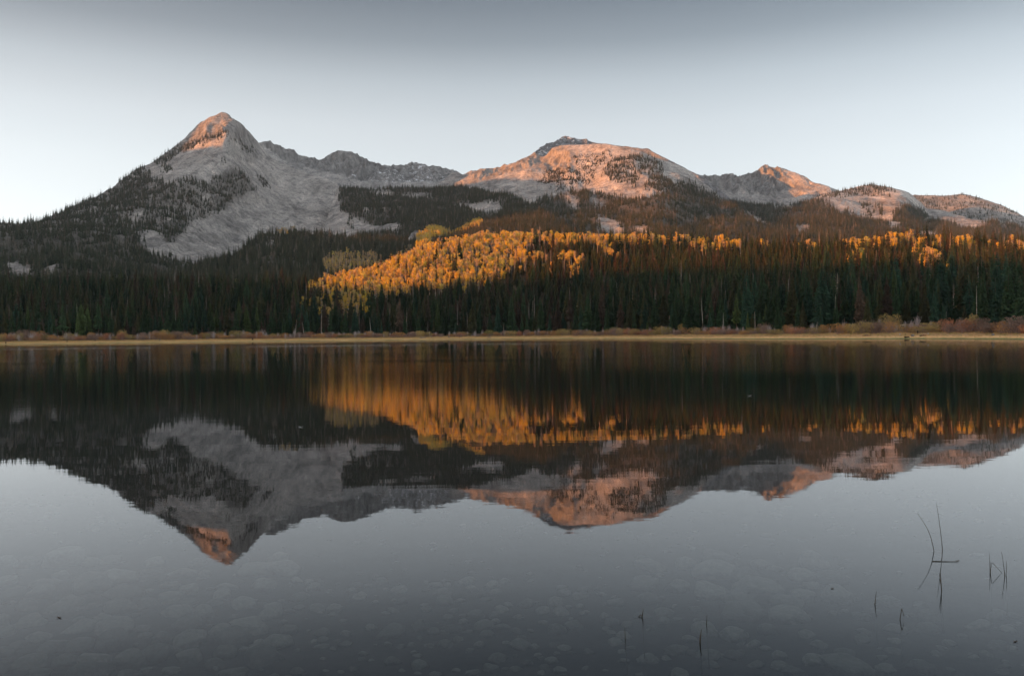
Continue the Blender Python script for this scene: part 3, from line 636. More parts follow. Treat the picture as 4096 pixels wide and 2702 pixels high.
m_gtwig, t, b = newmat('grey_stems'); t.links.new(ramp(t, noise_n(t, 0.8, 3, .6, objcoord(t)), [(.3, (.30, .255, .24)), (.7, (.55, .48, .45))]), b.inputs['Base Color'])
m_grass = foliage_material('grass_blades', [(0, (.60, .39, .17)), (.4, (.70, .45, .20)), (.7, (.52, .37, .14)), (1, (.36, .33, .11))], .2)

# ================================================================== tree builders (unit: metres)
def tube(path, radii, n=6):
    path = np.asarray(path, float); V = []; Fc = []
    for i, (p_, r_) in enumerate(zip(path, radii)):
        d = path[min(i + 1, len(path) - 1)] - path[max(i - 1, 0)]; d /= np.linalg.norm(d) + 1e-9
        a = np.cross(d, [0.3, 0.9, 0.1]); a /= np.linalg.norm(a); b_ = np.cross(d, a)
        for k in range(n):
            th = 2 * math.pi * k / n; V.append(p_ + r_ * (math.cos(th) * a + math.sin(th) * b_))
    for i in range(len(path) - 1):
        for k in range(n):
            Fc.append((i * n + k, i * n + (k + 1) % n, (i + 1) * n + (k + 1) % n, (i + 1) * n + k))
    return np.array(V), np.array(Fc)
def merge(parts):
    V = []; Q4 = []; T3 = []; o_ = 0
    for v_, f_ in parts:
        V.append(v_)
        if len(f_): (Q4 if f_.shape[1] == 4 else T3).append(f_ + o_)
        o_ += len(v_)
    fs = []
    if Q4: fs.append(np.concatenate(Q4))
    if T3: fs.append(np.concatenate(T3))
    return np.concatenate(V), fs
def spruce_crown(sd, H=16.0, Rm=2.1, whorls=34, per=8, detail=1, base=0.08, sparse=0.0):
    g = np.random.default_rng(sd); V = []; Fq = []
    lop = g.uniform(0, 6.28); asym = g.uniform(0.05, .18)
    for i in range(whorls):
        u = (i + g.uniform(-.3, .3)) / whorls; z = H * (base + (0.985 - base) * u)
        Rw = Rm * ((1 - u) ** 0.82 + 0.02) * (0.82 + 0.36 * vnoise(u * 9, sd * 1.7, 0.5, 3)) * (0.75 if u < 0.08 else 1)
        for k in range(per):
            if g.random() < sparse: continue
            th = 2 * math.pi * (k + g.uniform(-.35, .35)) / per + i * 2.4
            Rb = Rw * g.uniform(.62, 1.18) * (1 + asym * math.cos(th - lop)); droop = Rb * g.uniform(.18, .55)
            d = np.array([math.cos(th), math.sin(th), 0]); sdv = np.array([-d[1], d[0], 0])
            nseg = 2 if detail else 1
            for q in range(nseg):
                a0 = 0.0 if q == 0 else 0.42; a1 = (1.0 if nseg == 1 else (0.62 if q == 0 else 1.0)); wd = Rb * (0.27 if nseg == 1 else (0.26 if q == 0 else 0.20)) + 0.06
                tw = g.uniform(-.5, .5)
                pa = d * Rb * a0 + [0, 0, z - droop * a0 ** 1.5]; pb = d * Rb * a1 + [0, 0, z - droop * a1 ** 1.5]; pm = (pa * .45 + pb * .55)
                s2 = sdv * math.cos(tw) + np.array([0, 0, 1]) * math.sin(tw)
                j = len(V); V += [pa, pm + s2 * wd - [0, 0, wd * .35], pb, pm - s2 * wd - [0, 0, wd * .35]]; Fq.append((j, j + 1, j + 2, j + 3))
                j = len(V); hh = wd * g.uniform(1.0, 1.7); V += [pa, pm - [0, 0, hh], pb, pm + [0, 0, wd * .25]]; Fq.append((j, j + 1, j + 2, j + 3))
    j = len(V); V += [np.array([-.12, 0, H * .93]), np.array([.12, 0, H * .93]), np.array([0.02, 0, H]), np.array([0, .12, H * .93]), ]; Fq.append((j, j + 1, j + 2, j + 3))
    return np.array(V), np.array(Fq)
def trunk_vf(H, r0, sd=0, bend=0.1, n=6):
    g = np.random.default_rng(sd); k = 6; zz = np.linspace(-0.3, H, k); ph = g.uniform(0, 6.28)
    path = np.stack([bend * np.sin(zz / H * 3 + ph), bend * np.cos(zz / H * 2.3 + ph) - bend * math.cos(ph), zz], -1); path[:, 0] -= path[0, 0]
    return tube(path, np.linspace(r0, r0 * .12, k), n)
def leafcloud(g, n, fn, size, flatness=0.0):
    V = []; c_ = fn(n); n = len(c_)
    a = g.normal(size=(n, 3)); a /= np.linalg.norm(a, axis=1, keepdims=True)
    b_ = np.cross(a, g.normal(size=(n, 3))); b_ /= np.linalg.norm(b_, axis=1, keepdims=True)
    s1 = size * g.uniform(.6, 1.3, (n, 1)); s2 = s1 * g.uniform(.5, .9, (n, 1))
    V = np.stack([c_ - a * s1, c_ - b_ * s2, c_ + a * s1, c_ + b_ * s2], 1).reshape(-1, 3)
    return V, np.arange(n * 4).reshape(-1, 4)
def sticks(g, starts, ends, r):
    V = []; starts = np.asarray(starts); ends = np.asarray(ends); n = len(starts)
    d = ends - starts; a = np.cross(d, g.normal(size=(n, 3))); a /= np.linalg.norm(a, axis=1, keepdims=True) + 1e-9; b_ = np.cross(d, a); b_ /= np.linalg.norm(b_, axis=1, keepdims=True) + 1e-9
    r = np.broadcast_to(np.asarray(r, float), (n,))[:, None]
    V = np.stack([starts + a * r, starts - a * r * .5 + b_ * r * .87, starts - a * r * .5 - b_ * r * .87, ends], 1).reshape(-1, 3)
    k = np.arange(n)[:, None] * 4
    return V, np.concatenate([k + [0, 1, 3], k + [1, 2, 3], k + [2, 0, 3]])
def aspen_parts(sd, H=14.0, Rc=1.9, n=420, lo=0.42, size=0.34, bare=0.0):
    g = np.random.default_rng(sd)
    nb = 15; bl = [(g.uniform(-.62, .62) * Rc, g.uniform(-.62, .62) * Rc, H * g.uniform(lo + .06, .94), g.uniform(.28, .55) * Rc, g.uniform(.9, 1.4)) for _ in range(nb)]
    def fn(m):
        ii = g.integers(0, nb, m); B = np.array(bl)[ii]; d = g.normal(size=(m, 3)); d /= np.linalg.norm(d, axis=1, keepdims=True); r_ = g.uniform(.55, 1, (m, 1)) ** .6
        p_ = d * r_ * B[:, 3:4]; p_[:, 2] *= B[:, 4]; p_ += B[:, :3]; p_[:, 2] = np.minimum(p_[:, 2], H * 1.01)
        return p_[g.random(m) > bare]
    leaves = leafcloud(g, n, fn, size)
    tv = trunk_vf(H * .97, 0.17, sd, .25, 5)
    st = []; en = []
    for k in range(34 + int(60 * bare)):
        z = H * g.uniform(lo - .05, .93); th = g.uniform(0, 6.28); ln = Rc * g.uniform(.5, 1.05) * (1.1 - z / H * .5)
        st.append((0, 0, z)); en.append((math.cos(th) * ln, math.sin(th) * ln, min(z + ln * g.uniform(.5, 1.4), H * 1.02)))
    br = sticks(g, st, en, .05)
    if bare > 0.5:
        st2 = []; en2 = []
        for a_, e_ in zip(st, en):
            a_, e_ = np.array(a_), np.array(e_)
            for q in range(5):
                s0 = a_ + (e_ - a_) * g.uniform(.4, .95); st2.append(s0); en2.append(s0 + g.normal(size=3) * .45 + [0, 0, .55])
        b2 = sticks(g, st2, en2, .035); br = (np.concatenate([br[0], b2[0]]), np.concatenate([br[1], b2[1] + len(br[0])]))
    return leaves, tv, br

# conifer prototypes
NEAR = []
for i in range(9):
    Hh = 20.0; Rm = [3.2, 2.7, 3.7, 2.3, 3.0, 2.8, 3.9, 2.5, 3.3][i]; sp_r = [0, .1, 0, .25, .05, .12, 0, .3, .08][i]; bs = [.03, .10, .02, .22, .05, .14, .02, .28, .06][i]
    v_, f_ = spruce_crown(200 + i, Hh, Rm, 46, 10, 1, bs, sp_r)
    cm = mesh_from('crown', v_, f_, m_needle_c)
    tv, tf = trunk_vf(Hh * .97, 0.24, 300 + i, .12, 7); tm = mesh_from('trunk', tv, tf, m_bark if i % 3 else m_bark, True)
    NEAR.append((cm, tm))
def combined(parts, mats):
    V = []; fs = []; mi = []; o_ = 0
    q4, t3, m4, m3 = [], [], [], []
    for (v_, f_), k in parts:
        V.append(v_)
        if f_.shape[1] == 4: q4.append(f_ + o_); m4.append(np.full(len(f_), k))
        else: t3.append(f_ + o_); m3.append(np.full(len(f_), k))
        o_ += len(v_)
    fs = ([np.concatenate(q4)] if q4 else []) + ([np.concatenate(t3)] if t3 else [])
    return mesh_from('tree', np.concatenate(V), fs, mats=mats, midx=np.concatenate(m4 + m3))
MID = []
for i in range(8):
    Rm = [3.1, 2.6, 3.5, 2.3, 2.8, 3.2, 2.4, 3.5][i]
    v_, f_ = spruce_crown(400 + i, 20.0, Rm, 34, 8, 0, [.05, .12, .03, .2, .08, .05, .25, .04][i], [.0, .1, .0, .2, .05, .1, .3, 0][i])
    MID.append(combined([((v_, f_), 0), (trunk_vf(19.4, .22, i, .1, 5), 1)], [m_needle, m_bark]))
FAR = []
for i in range(6):
    v_, f_ = spruce_crown(500 + i, 20.0, [3.0, 2.5, 3.5, 2.3, 2.8, 3.2][i], 20, 7, 0, .03, [.0, .1, .0, .15, .05, .1][i])
    FAR.append(combined([((v_, f_), 0), (trunk_vf(19.4, .2, i, .1, 4), 1)], [m_needle_far, m_bark]))
# dead grey spruce
for i in range(2):
    g = np.random.default_rng(70 + i); st = []; en = []
    for k in range(120):
        z = g.uniform(3, 19); th = g.uniform(0, 6.28); ln = (1 - z / 20) * 2.2 * g.uniform(.4, 1); st.append((0, 0, z)); en.append((math.cos(th) * ln, math.sin(th) * ln, z - ln * .2))
    MID.append(combined([(sticks(g, st, en, .07), 0), (trunk_vf(19.5, .26, 60 + i, .3, 5), 1)], [m_btwig, m_grey]))
ASP = []      # (leaves, trunk, branches)
for i in range(7):
    bare = [0, 0, .15, .35, .6, .85, .1][i]; ASP.append(aspen_parts(600 + i, 14.0, [1.9, 2.2, 1.8, 1.7, 1.6, 1.6, 2.1][i], 640, [.38, .45, .5, .5, .5, .5, .35][i], .25, bare))
ASPM = [combined([(a[0], 0), (a[1], 1), (a[2], 2)], [m_aspen, m_white, m_twig]) for a in ASP]

# ================================================================== planting
def cells(Ld):
    p = Ld['p']; a = 0.5 * (p[:-1, 1:] - p[1:, :-1]); 
    e1 = p[:-1, 1:] - p[:-1, :-1]; e2 = p[1:, :-1] - p[:-1, :-1]; ar = np.abs(e1[..., 0] * e2[..., 1] - e1[..., 1] * e2[..., 0])     # plan area
    return ar
def plant(Ld, mask, dens, g, region=None):
    ar = cells(Ld); pxc = Ld['px'][:-1, :-1]; pyc = Ld['py'][:-1, :-1]
    w_ = ar * mask(pxc, pyc) * dens
    if region is not None: w_ = w_ * region[:-1, :-1]
    w_ = w_ * ((pxc > -330) & (pxc < 4450))
    n = g.poisson(w_.sum()); 
    if n == 0: return np.zeros((0, 3)), np.zeros(0), np.zeros(0)
    c_ = np.cumsum(w_.ravel()); k = np.searchsorted(c_, g.random(n) * c_[-1]); i, j = np.unravel_index(np.minimum(k, c_.size - 1), w_.shape)
    u, v_ = g.random(n)[:, None], g.random(n)[:, None]; p = Ld['p']
    q = p[i, j] * (1 - u) * (1 - v_) + p[i, j + 1] * u * (1 - v_) + p[i + 1, j] * (1 - u) * v_ + p[i + 1, j + 1] * u * v_
    x_, y_ = proj(q); return q, x_, y_
def thin(q, dmin, extra=None):
    """keep points at least dmin apart (grid based)"""
    order = np.arange(len(q)); key = np.floor(q[:, :2] / dmin).astype(np.int64); seen = set(); keep = []
    for i in order:
        k = (key[i, 0], key[i, 1])
        if k in seen: continue
        seen.add(k); keep.append(i)
    return np.array(keep, int)
g = np.random.default_rng(21)
FR = LAYERS['front']
region = np.ones_like(FR['px']) * ((FR['ts'] > 4.35) & (FR['ts'] < 9.6))[:, None]
knoll = np.exp(-((((FR['p'][..., 0] - knx) / 18) ** 2 + ((FR['p'][..., 1] - kny) / 14) ** 2)) ** 2)
region = region * (1 - np.clip(knoll * 1.3, 0, 1)) * (1 - np.exp(-((FR['p'][..., 0] - knx * FR['p'][..., 1] / kny) / 14) ** 2) * (FR['p'][..., 1] < kny))
region = region * (1 - 0.85 * (FR['ts'] < 4.75))[:, None]
# aspen stands on the hill (positions of the trunks' feet in the frame, turned into ground positions)
asp_main = soft([[(1225, 1180), (1290, 1160), (1366, 1150), (1450, 1120), (1525, 1100), (1621, 1052), (1723, 1012), (1812, 985), (1908, 975), (2040, 975), (2130, 985), (2080, 1040), (2140, 1080), (2020, 1120),
                  (2000, 1160), (1910, 1180), (1810, 1195), (1710, 1190), (1600, 1205), (1500, 1225), (1460, 1270), (1400, 1275), (1330, 1255), (1250, 1215)]], wob=12, sd=14)
asp_top = lambda X, Y_: ((X > 2050) & (X < 2760) & (Y_ < 1012)) * np.clip(0.75 + 1.2 * fbm(X / 60, Y_ / 60, 3.3, 2, 31), 0, 1)
asp_top2 = lambda X, Y_: ((X > 3300) & (X < 3760) & (Y_ < 1040)) * np.clip(.34 + 1.3 * fbm(X / 40, Y_ / 40, 7.9, 2, 37), 0, .9) + ((X > 3780) & (Y_ < 1060)) * np.clip(0.15 + 1.1 * fbm(X / 40, Y_ / 60, 7.3, 2, 32), 0, 0.6) + ((X > 2760) & (X < 3300) & (Y_ < 1035)) * np.clip(-.02 + 1.1 * fbm(X / 30, Y_ / 40, 5.3, 2, 39), 0, .5)
asp_bits = soft([[(2130, 1060), (2230, 1050), (2330, 1070), (2320, 1120), (2200, 1120)], [(2250, 1130), (2330, 1130), (2330, 1165), (2255, 1165)], [(3650, 1075), (3780, 1075), (3790, 1125), (3680, 1125)],
                 [(3380, 1060), (3460, 1060), (3460, 1110), (3400, 1110)], [(2860, 1000), (2960, 1000), (2950, 1030), (2870, 1030)], [(2400, 1030), (2480, 1030), (2480, 1060), (2400, 1060)],
                 [(920, 1145), (945, 1140), (950, 1165), (925, 1165)]], wob=8)
asp_low = lambda X, Y_: soft([[(1215, 1230), (1480, 1230), (1480, 1310), (1250, 1300)]], wob=20, sd=40)(X, Y_) * 0.28
aq, ax_, ay_ = plant(FR, add(asp_main, asp_top, asp_top2, scale(asp_bits, .24), asp_low), 1 / 15.0, g, region); k = thin(aq, 3.2); aq, ax_, ay_ = aq[k], ax_[k], ay_[k]
anyasp = add(asp_main, scale(asp_top, .6), scale(asp_top2, .7), scale(asp_bits, .5))
cmask = lambda X, Y_: 1 - np.clip(0.80 + .3 * fbm(X / 35, Y_ / 35, 6.1, 2, 77), .5, .97) * anyasp(X, Y_)
cq, cx_, cy_ = plant(FR, cmask, 1 / 30.0, g, region); k = thin(cq, 4.6); cq, cx_, cy_ = cq[k], cx_[k], cy_[k]
# distance behind the forest edge steers the height
eY = np.interp(cq[:, 0] / cq[:, 1], ray(px, cP)[:, 0], edgeY)
inn = cq[:, 1] - eY
cH = (15.5 + 6.5 * np.exp(-np.maximum(inn, 0) / 120)) * np.clip(g.normal(1, .30, len(cq)), .35, 1.6)
young = (inn < 14) & (g.random(len(cq)) < .55); cH[young] *= g.uniform(.22, .6, young.sum())
cH *= np.where(cq[:, 0] / cq[:, 1] > 0.38, 1.0, 1.0)
cW = cH * g.uniform(.95, 1.4, len(cq)) * (1 + .25 * (cH < 9))
aH = np.clip(g.normal(13.5, 2.2, len(aq)), 7, 19)
# hand placed trees at the forest edge: (px of stem, py of top, py of foot, distance behind edge, tint, label)
edge_trees = [(3112, 1208, 1325, 10, 'g', 'broad full mid green spruce standing forward of the forest, tallest behind the centre-right bushes'),
              (2992, 1243, 1320, 8, 'y', 'slender yellow-green young spruce left of the broad forward spruce'),
              (3040, 1238, 1322, 8, 'g', 'medium green spruce with a twin tip just left of the broad forward spruce'),
              (3208, 1228, 1318, 12, 'o', 'narrow brownish olive spruce between the two broad spruces on the right'),
              (3470, 1182, 1312, 14, 'o', 'wide olive spruce with a rounded outline left of the grassy knoll'),
              (3345, 1190, 1316, 18, 'g', 'large dark spruce with layered boughs between narrow brown neighbours'),
              (1821, 1285, 1342, 2, 'b', 'small bright blue-green spruce standing alone on the bank among bare bushes'),
              (1527, 1285, 1345, 6, 'b', 'small blue-green spruce at the edge left of the bare grey shrub'),
              (1620, 1248, 1335, 16, 'g', 'full dark green spruce at the forest edge below the golden aspens'),
              (1993, 1198, 1335, 20, 'b', 'tall pointed blue-green spruce at the centre of the dark forest edge'),
              (1914, 1225, 1338, 22, 'g', 'tall narrow dark spruce left of the pointed blue-green one'),
              (2426, 1222, 1335, 14, 'g', 'dark green spruce with narrow crown behind the bank right of centre'),
              (2536, 1222, 1332, 12, 'g', 'slim spruce with upright tip behind pale shrubs right of centre'),
              (2590, 1278, 1334, 4, 'y', 'little yellow-green spruce in the shrubs right of centre'),
              (2200, 1248, 1336, 10, 'b', 'small spire-shaped spruce between bushes right of centre'),
              (3935, 1075, 1300, 8, 'g', 'very tall dark green spruce at the right end of the forest'),
              (4035, 1040, 1298, 4, 'g', 'huge full green spruce rising highest at the right edge'),
              (3985, 1105, 1305, 2, 'b', 'tall blue-green spruce between the giants at the right edge'),
              (4085, 1100, 1305, 0, 'g', 'big bushy spruce cut by the right edge of the view')]
TINT = {'g': (.040, .074, .034), 'y': (.085, .125, .042), 'o': (.075, .078, .034), 'b': (.036, .078, .048), 'n': (.090, .066, .046)}
TNAME = {'g': 'dark green', 'y': 'yellow-green', 'o': 'olive', 'b': 'blue-green', 'n': 'brownish'}
hand = []
for x_, yt, yb, ex, tn, lb in edge_trees:
    Yd = float(np.interp(x_, px, edgeY)) + ex; sx = float(ray(np.array(x_ * 1.0), np.array(1335.0))[0]) * Yd
    gi = np.argmin((FR['p'][..., 0] - sx) ** 2 + (FR['p'][..., 1] - Yd) ** 2); gz = FR['p'].reshape(-1, 3)[gi, 2]
    top = P(np.array(x_ * 1.0), np.array(yt * 1.0), np.array(Yd))
    hand.append((sx, Yd, gz, float(top[2] - gz), tn, lb))
# keep room round the hand placed ones
for hx, hy, hz, hh, _, _ in hand:
    r_ = np.hypot(cq[:, 0] - hx, cq[:, 1] - hy); blk = (r_ < 2.5) | ((np.abs(cq[:, 0] / cq[:, 1] - hx / hy) * hy < 3.0) & (cq[:, 1] < hy) & (cq[:, 1] > hy - 60))
    k = ~blk; cq, cx_, cy_, cH, cW, inn = cq[k], cx_[k], cy_[k], cH[k], cW[k], inn[k]

# which trees show largest: a coarse painter's pass, nearest first
cover = np.zeros((675, 1024), bool)
def stamp(q, Hh, wd, shape):
    bx, by_ = proj(q); tx, ty = proj(q + [0, 0, Hh]); bx, by_, ty = bx / 4, by_ / 4, ty / 4; hw = wd / q[1] * F / 4
    y0, y1 = int(max(ty, 0)), int(min(by_, 674)); tot = 0
    for yy_ in range(y0, y1 + 1):
        u = (yy_ + .5 - ty) / max(by_ - ty, .5)
        h_ = hw * (min(u, 1) if shape == 's' else (1.0 if u < .6 else 0.15)); xa, xb = int(round(bx - h_)), int(round(bx + h_))
        xa, xb = max(xa, 0), min(max(xb, xa + 1), 1024)
        if xb > xa:
            seg = cover[yy_, xa:xb]; tot += (~seg).sum(); seg[:] = True
    return tot
allq = [(q[1], 's', i) for i, q in enumerate(cq)] + [(q[1], 'a', i) for i, q in enumerate(aq)] + [(h[1], 'h', i) for i, h in enumerate(hand)]
allq.sort(); vis_c = np.zeros(len(cq)); vis_a = np.zeros(len(aq))
for Y_, kd, i in allq:
    if kd == 's': vis_c[i] = stamp(cq[i], cH[i], cW[i] * .11, 's')
    elif kd == 'a': vis_a[i] = stamp(aq[i], aH[i], 1.8, 'a')
    else: h = hand[i]; stamp(np.array(h[:3]), h[3], h[3] * .13, 's')
top_c = np.argsort(-vis_c)[:300 - len(hand)]; top_a = np.argsort(-vis_a)[:300]

# ---- individual spruces
def copy_thing(root, children, loc, rz, sc, color, **props):
    r = root.copy(); COL.objects.link(r); r.location = loc; r.rotation_euler = (0, 0, rz); r.scale = sc
    for k in list(r.keys()): del r[k]
    for k, v_ in props.items():
        if v_ is not None: r[k] = v_
    for ch in children:
        c_ = ch.copy(); COL.objects.link(c_); c_.parent = r; c_.color = color
    return r
proto_spruce = {}
def make_spruce(kind, loc, rz, sc, color, **props):
    if kind not in proto_spruce:
        r = empty('spruce_tree', loc, rz, sc, **{k: v_ for k, v_ in props.items() if v_ is not None})
        cr_ = obj('crown', NEAR[kind][0], r); tk = obj('trunk', NEAR[kind][1], r); cr_.color = color; tk.color = color
        proto_spruce[kind] = (r, [cr_, tk]); return r
    r, ch = proto_spruce[kind]; return copy_thing(r, ch, loc, rz, sc, color, **props)
for i, (hx, hy, hz, hh, tn, lb) in enumerate(hand):
    kd = [0, 4, 2, 1, 6, 2, 0, 4, 2, 0, 1, 5, 4, 0, 1, 6, 6, 2, 6][i]; s = hh / 20
    wf = {0: 1.15, 4: 1.15, 16: .95, 15: .8}.get(i, 1.0)
    if hh < 9: wf = 1.3
    make_spruce(kd, (hx, hy, hz), g.uniform(0, 6.28), (s * wf, s * wf, s), (*TINT[tn], 1), label=lb, category='spruce')
ZONES = [(-400, 640, 'in the dark forest behind the willow thicket at the far left'), (640, 1180, 'in the dark forest left of the golden aspens'), (1180, 1560, 'below the left half of the golden aspens'),
         (1560, 2080, 'below the golden aspens at the middle of the far shore'), (2080, 2500, 'in the forest just right of the golden aspens'), (2500, 2900, 'in the forest behind pale shrubs right of the middle'),
         (2900, 3300, 'in the forest around the broad forward spruce'), (3300, 3600, 'in the forest left of the grassy knoll'), (3600, 3880, 'in the forest behind the grassy knoll'), (3880, 5000, 'at the far right end of the forest')]
def zone(x_): return next((z[2] for z in ZONES if z[0] <= x_ < z[1]), ZONES[-1][2])
for i in top_c:
    q = cq[i]; kd = int(g.integers(0, 9)); s = cH[i] / 20; ws = cW[i] / 20
    tn = g.choice(['g', 'b', 'o', 'n', 'y'], p=[.48, .20, .16, .11, .05]); col_ = np.array(TINT[tn]) * g.uniform(.55, 1.35)
    szn = 'tall' if cH[i] > 19 else ('mid-height' if cH[i] > 11 else 'short'); row = 'front row' if inn[i] < 16 else 'rows further back'
    z_ = zone(cx_[i])
    make_spruce(kd, tuple(q - [0, 0, .1]), g.uniform(0, 6.28), (ws, ws, s), (*col_, 1), label='%s %s spruce %s' % (szn, TNAME[tn], z_), category='spruce', group='%s %s spruces %s' % (szn, TNAME[tn], z_))
# ---- individual aspens
ATINT = {0: 'full golden', 1: 'full golden', 2: 'golden', 3: 'thin orange-gold', 4: 'sparse, half bare', 5: 'bare pale', 6: 'full golden'}
AM = [(mesh_from('crown', a[0][0], a[0][1], m_aspen), combined([(a[1], 0), (a[2], 1)], [m_white, m_twig])) for a in ASP]
def asp_kind(x_, y_, n):
    k = np.where(g.random(n) < .60, g.choice([0, 1, 2, 6], n), g.choice([3, 4, 5], n))
    bareish = (fbm(x_ / 70, y_ / 40, 1.5, 2, 61) > .18) & (y_ < 1075)
    k = np.where(bareish & (g.random(n) < .75), g.choice([3, 4, 5], n), k)
    return k
ak = asp_kind(ax_, ay_, len(aq))
proto_aspen = {}
def make_aspen(kind, loc, rz, s, **props):
    if kind not in proto_aspen:
        r = empty('aspen_tree', loc, rz, s, **props); c_ = obj('crown', AM[kind][0], r); t_ = obj('trunk', AM[kind][1], r); proto_aspen[kind] = (r, [c_, t_]); return r
    r, ch = proto_aspen[kind]; return copy_thing(r, ch, loc, rz, s, (1, 1, 1, 1), **props)
for i in top_a:
    s = aH[i] / 14; ws = s * g.uniform(.95, 1.35)
    xz = ax_[i]
    z_ = ('at the left tip of the golden stand' if xz < 1400 else 'on the left slope of the golden stand' if xz < 1650 else 'in the middle of the golden stand' if xz < 1880 else 'at the right side of the golden stand' if xz < 2150
          else 'along the hill crest right of the golden stand' if xz < 2800 else 'along the hill crest at the far right')
    lv = 'upper edge' if ay_[i] < 1045 else ('lower edge' if ay_[i] > 1150 else 'middle height')
    make_aspen(int(ak[i]), tuple(aq[i] - [0, 0, .1]), g.uniform(0, 6.28), (ws, ws, s), label='%s aspen, %s, %s' % (ATINT[int(ak[i])], lv, z_), category='aspen', group='%s aspens %s, %s' % (ATINT[int(ak[i])], z_, lv))
# ---- the rest of the hill's trees
rc = np.setdiff1d(np.arange(len(cq)), top_c); ra = np.setdiff1d(np.arange(len(aq)), top_a)
def sc3(h, w_, ref): return np.stack([w_ / ref, w_ / ref, h / ref], -1)
ixm = np.where(g.random(len(rc)) < .03, g.integers(8, 10, len(rc)), g.integers(0, 8, len(rc)))
scatter_object('spruce_forest', cq[rc] - [0, 0, .1], sc3(cH[rc], cW[rc], 20), g.uniform(0, 6.28, len(rc)), ixm, MID, kind='stuff', label='dense dark spruce forest covering the near hill across the lake', category='forest')
FORQ = []; 
def far_forest(nm, mask, dens, hm, hs, dmin, region=None, sd=0, wmul=1.0):
    gg = np.random.default_rng(900 + sd); Ld = LAYERS_LIST[nm]
    q, x_, y_ = plant(Ld, mask, dens, gg, region)
    if not len(q): return
    k = thin(q, dmin); q = q[k]; Hh = np.clip(gg.normal(hm, hs, len(q)), hm * .4, hm * 1.7)
    FORQ.append((q, Hh, Hh * gg.uniform(.95, 1.45, len(q)) * wmul))
ASPQ = []
def far_aspen(nm, mask, dens, hm, kinds, sd):
    gg = np.random.default_rng(950 + sd); q, x_, y_ = plant(LAYERS_LIST[nm], mask, dens, gg)
    if not len(q): return
    k = thin(q, 3.0); q = q[k]; ASPQ.append((q, np.clip(gg.normal(hm, 1.8, len(q)), 6, 18), gg.choice(kinds, len(q))))
def edgefade(f1, s_=26, sd=0):       # ragged, thinning edges
    return lambda X, Y_: f1(X, Y_) * np.clip(.75 + 1.1 * fbm(X / s_, Y_ / s_, 1.1, 3, 70 + sd), 0, 1)
far_forest('main', add(edgefade(main_for, 30, 1), dome_rim, scale(rib, .8)), 1 / 40., 13.5, 3.3, 5, sd=1)
far_forest('bench', bench_for, 1 / 46., 14.5, 3.4, 5.5, sd=2)
spur_asp = soft([[(1290, 1070), (1340, 1040), (1420, 1035), (1500, 1040), (1540, 1060), (1500, 1110), (1380, 1130), (1300, 1110)], [(1108, 940), (1165, 940), (1165, 952), (1108, 952)],
                 [(1400, 1060), (1560, 1050), (1640, 1020), (1700, 1010), (1700, 1040), (1600, 1080), (1450, 1130)]], wob=8, sd=4)
far_forest('spur', sub(lambda X, Y_: np.ones(np.shape(X)), scale(spur_asp, .35)), 1 / 34., 14.5, 3.4, 5, sd=3)
far_aspen('spur', spur_asp, 1 / 38., 13, [5, 5, 5, 4, 5, 3], 1)
mid_asp = soft([[(1672, 985), (1690, 955), (1730, 930), (1790, 915), (1860, 905), (1925, 905), (1920, 922), (1830, 930), (1760, 945), (1720, 975), (1690, 1020), (1665, 1020)]], wob=5, sd=6)
far_forest('middle', add(edgefade(sub(mid_low, scale(mid_asp, .6)), 22, 2)), 1 / 46., 13.5, 3.4, 5.4, sd=4)
far_forest('middle', add(edgefade(mid_A, 12, 3), edgefade(scale(mid_B, .6), 12, 4)), 1 / 26., 7, 2, 3.5, sd=5, wmul=1.7)
far_forest('middle', add(edgefade(mid_C, 14, 5), mid_D), 1 / 44., 13, 3, 4.5, sd=6)
far_aspen('middle', mid_asp, 1 / 12., 13, [0, 1, 2, 3, 6], 2)
far_forest('right', add(h4_for, scale(h4_cl, .8)), 1 / 48., 14.5, 3.4, 5.5, sd=7)
far_forest('right', edgefade(h4_top, 14, 6), 1 / 90., 13, 3, 5, sd=8)
far_forest('rightfar', edgefade(h5_for, 20, 7), 1 / 90., 12, 3, 5, sd=9)

fq = np.concatenate([a[0] for a in FORQ]); fH = np.concatenate([a[1] for a in FORQ]); fW = np.concatenate([a[2] for a in FORQ])
ixf = g.integers(0, 6, len(fq))
scatter_object('mountain_forest', fq - [0, 0, .3], sc3(fH, fW, 20), g.uniform(0, 6.28, len(fq)), ixf, FAR, kind='stuff', label='far off spruce forest climbing the lower slopes of the mountains', category='forest')
aq2 = np.concatenate([aq[ra]] + [a[0] for a in ASPQ]); aH2 = np.concatenate([aH[ra]] + [a[1] for a in ASPQ]); ak2 = np.concatenate([ak[ra]] + [a[2] for a in ASPQ])
scatter_object('aspen_grove', aq2 - [0, 0, .1], sc3(aH2, aH2 * g.uniform(.95, 1.35, len(aq2)), 14), g.uniform(0, 6.28, len(aq2)), ak2, ASPM, kind='stuff', label='golden autumn aspen grove spread over the sunlit hillside', category='grove')
print('TREES', len(cq), len(aq), len(fq), len(aq2))

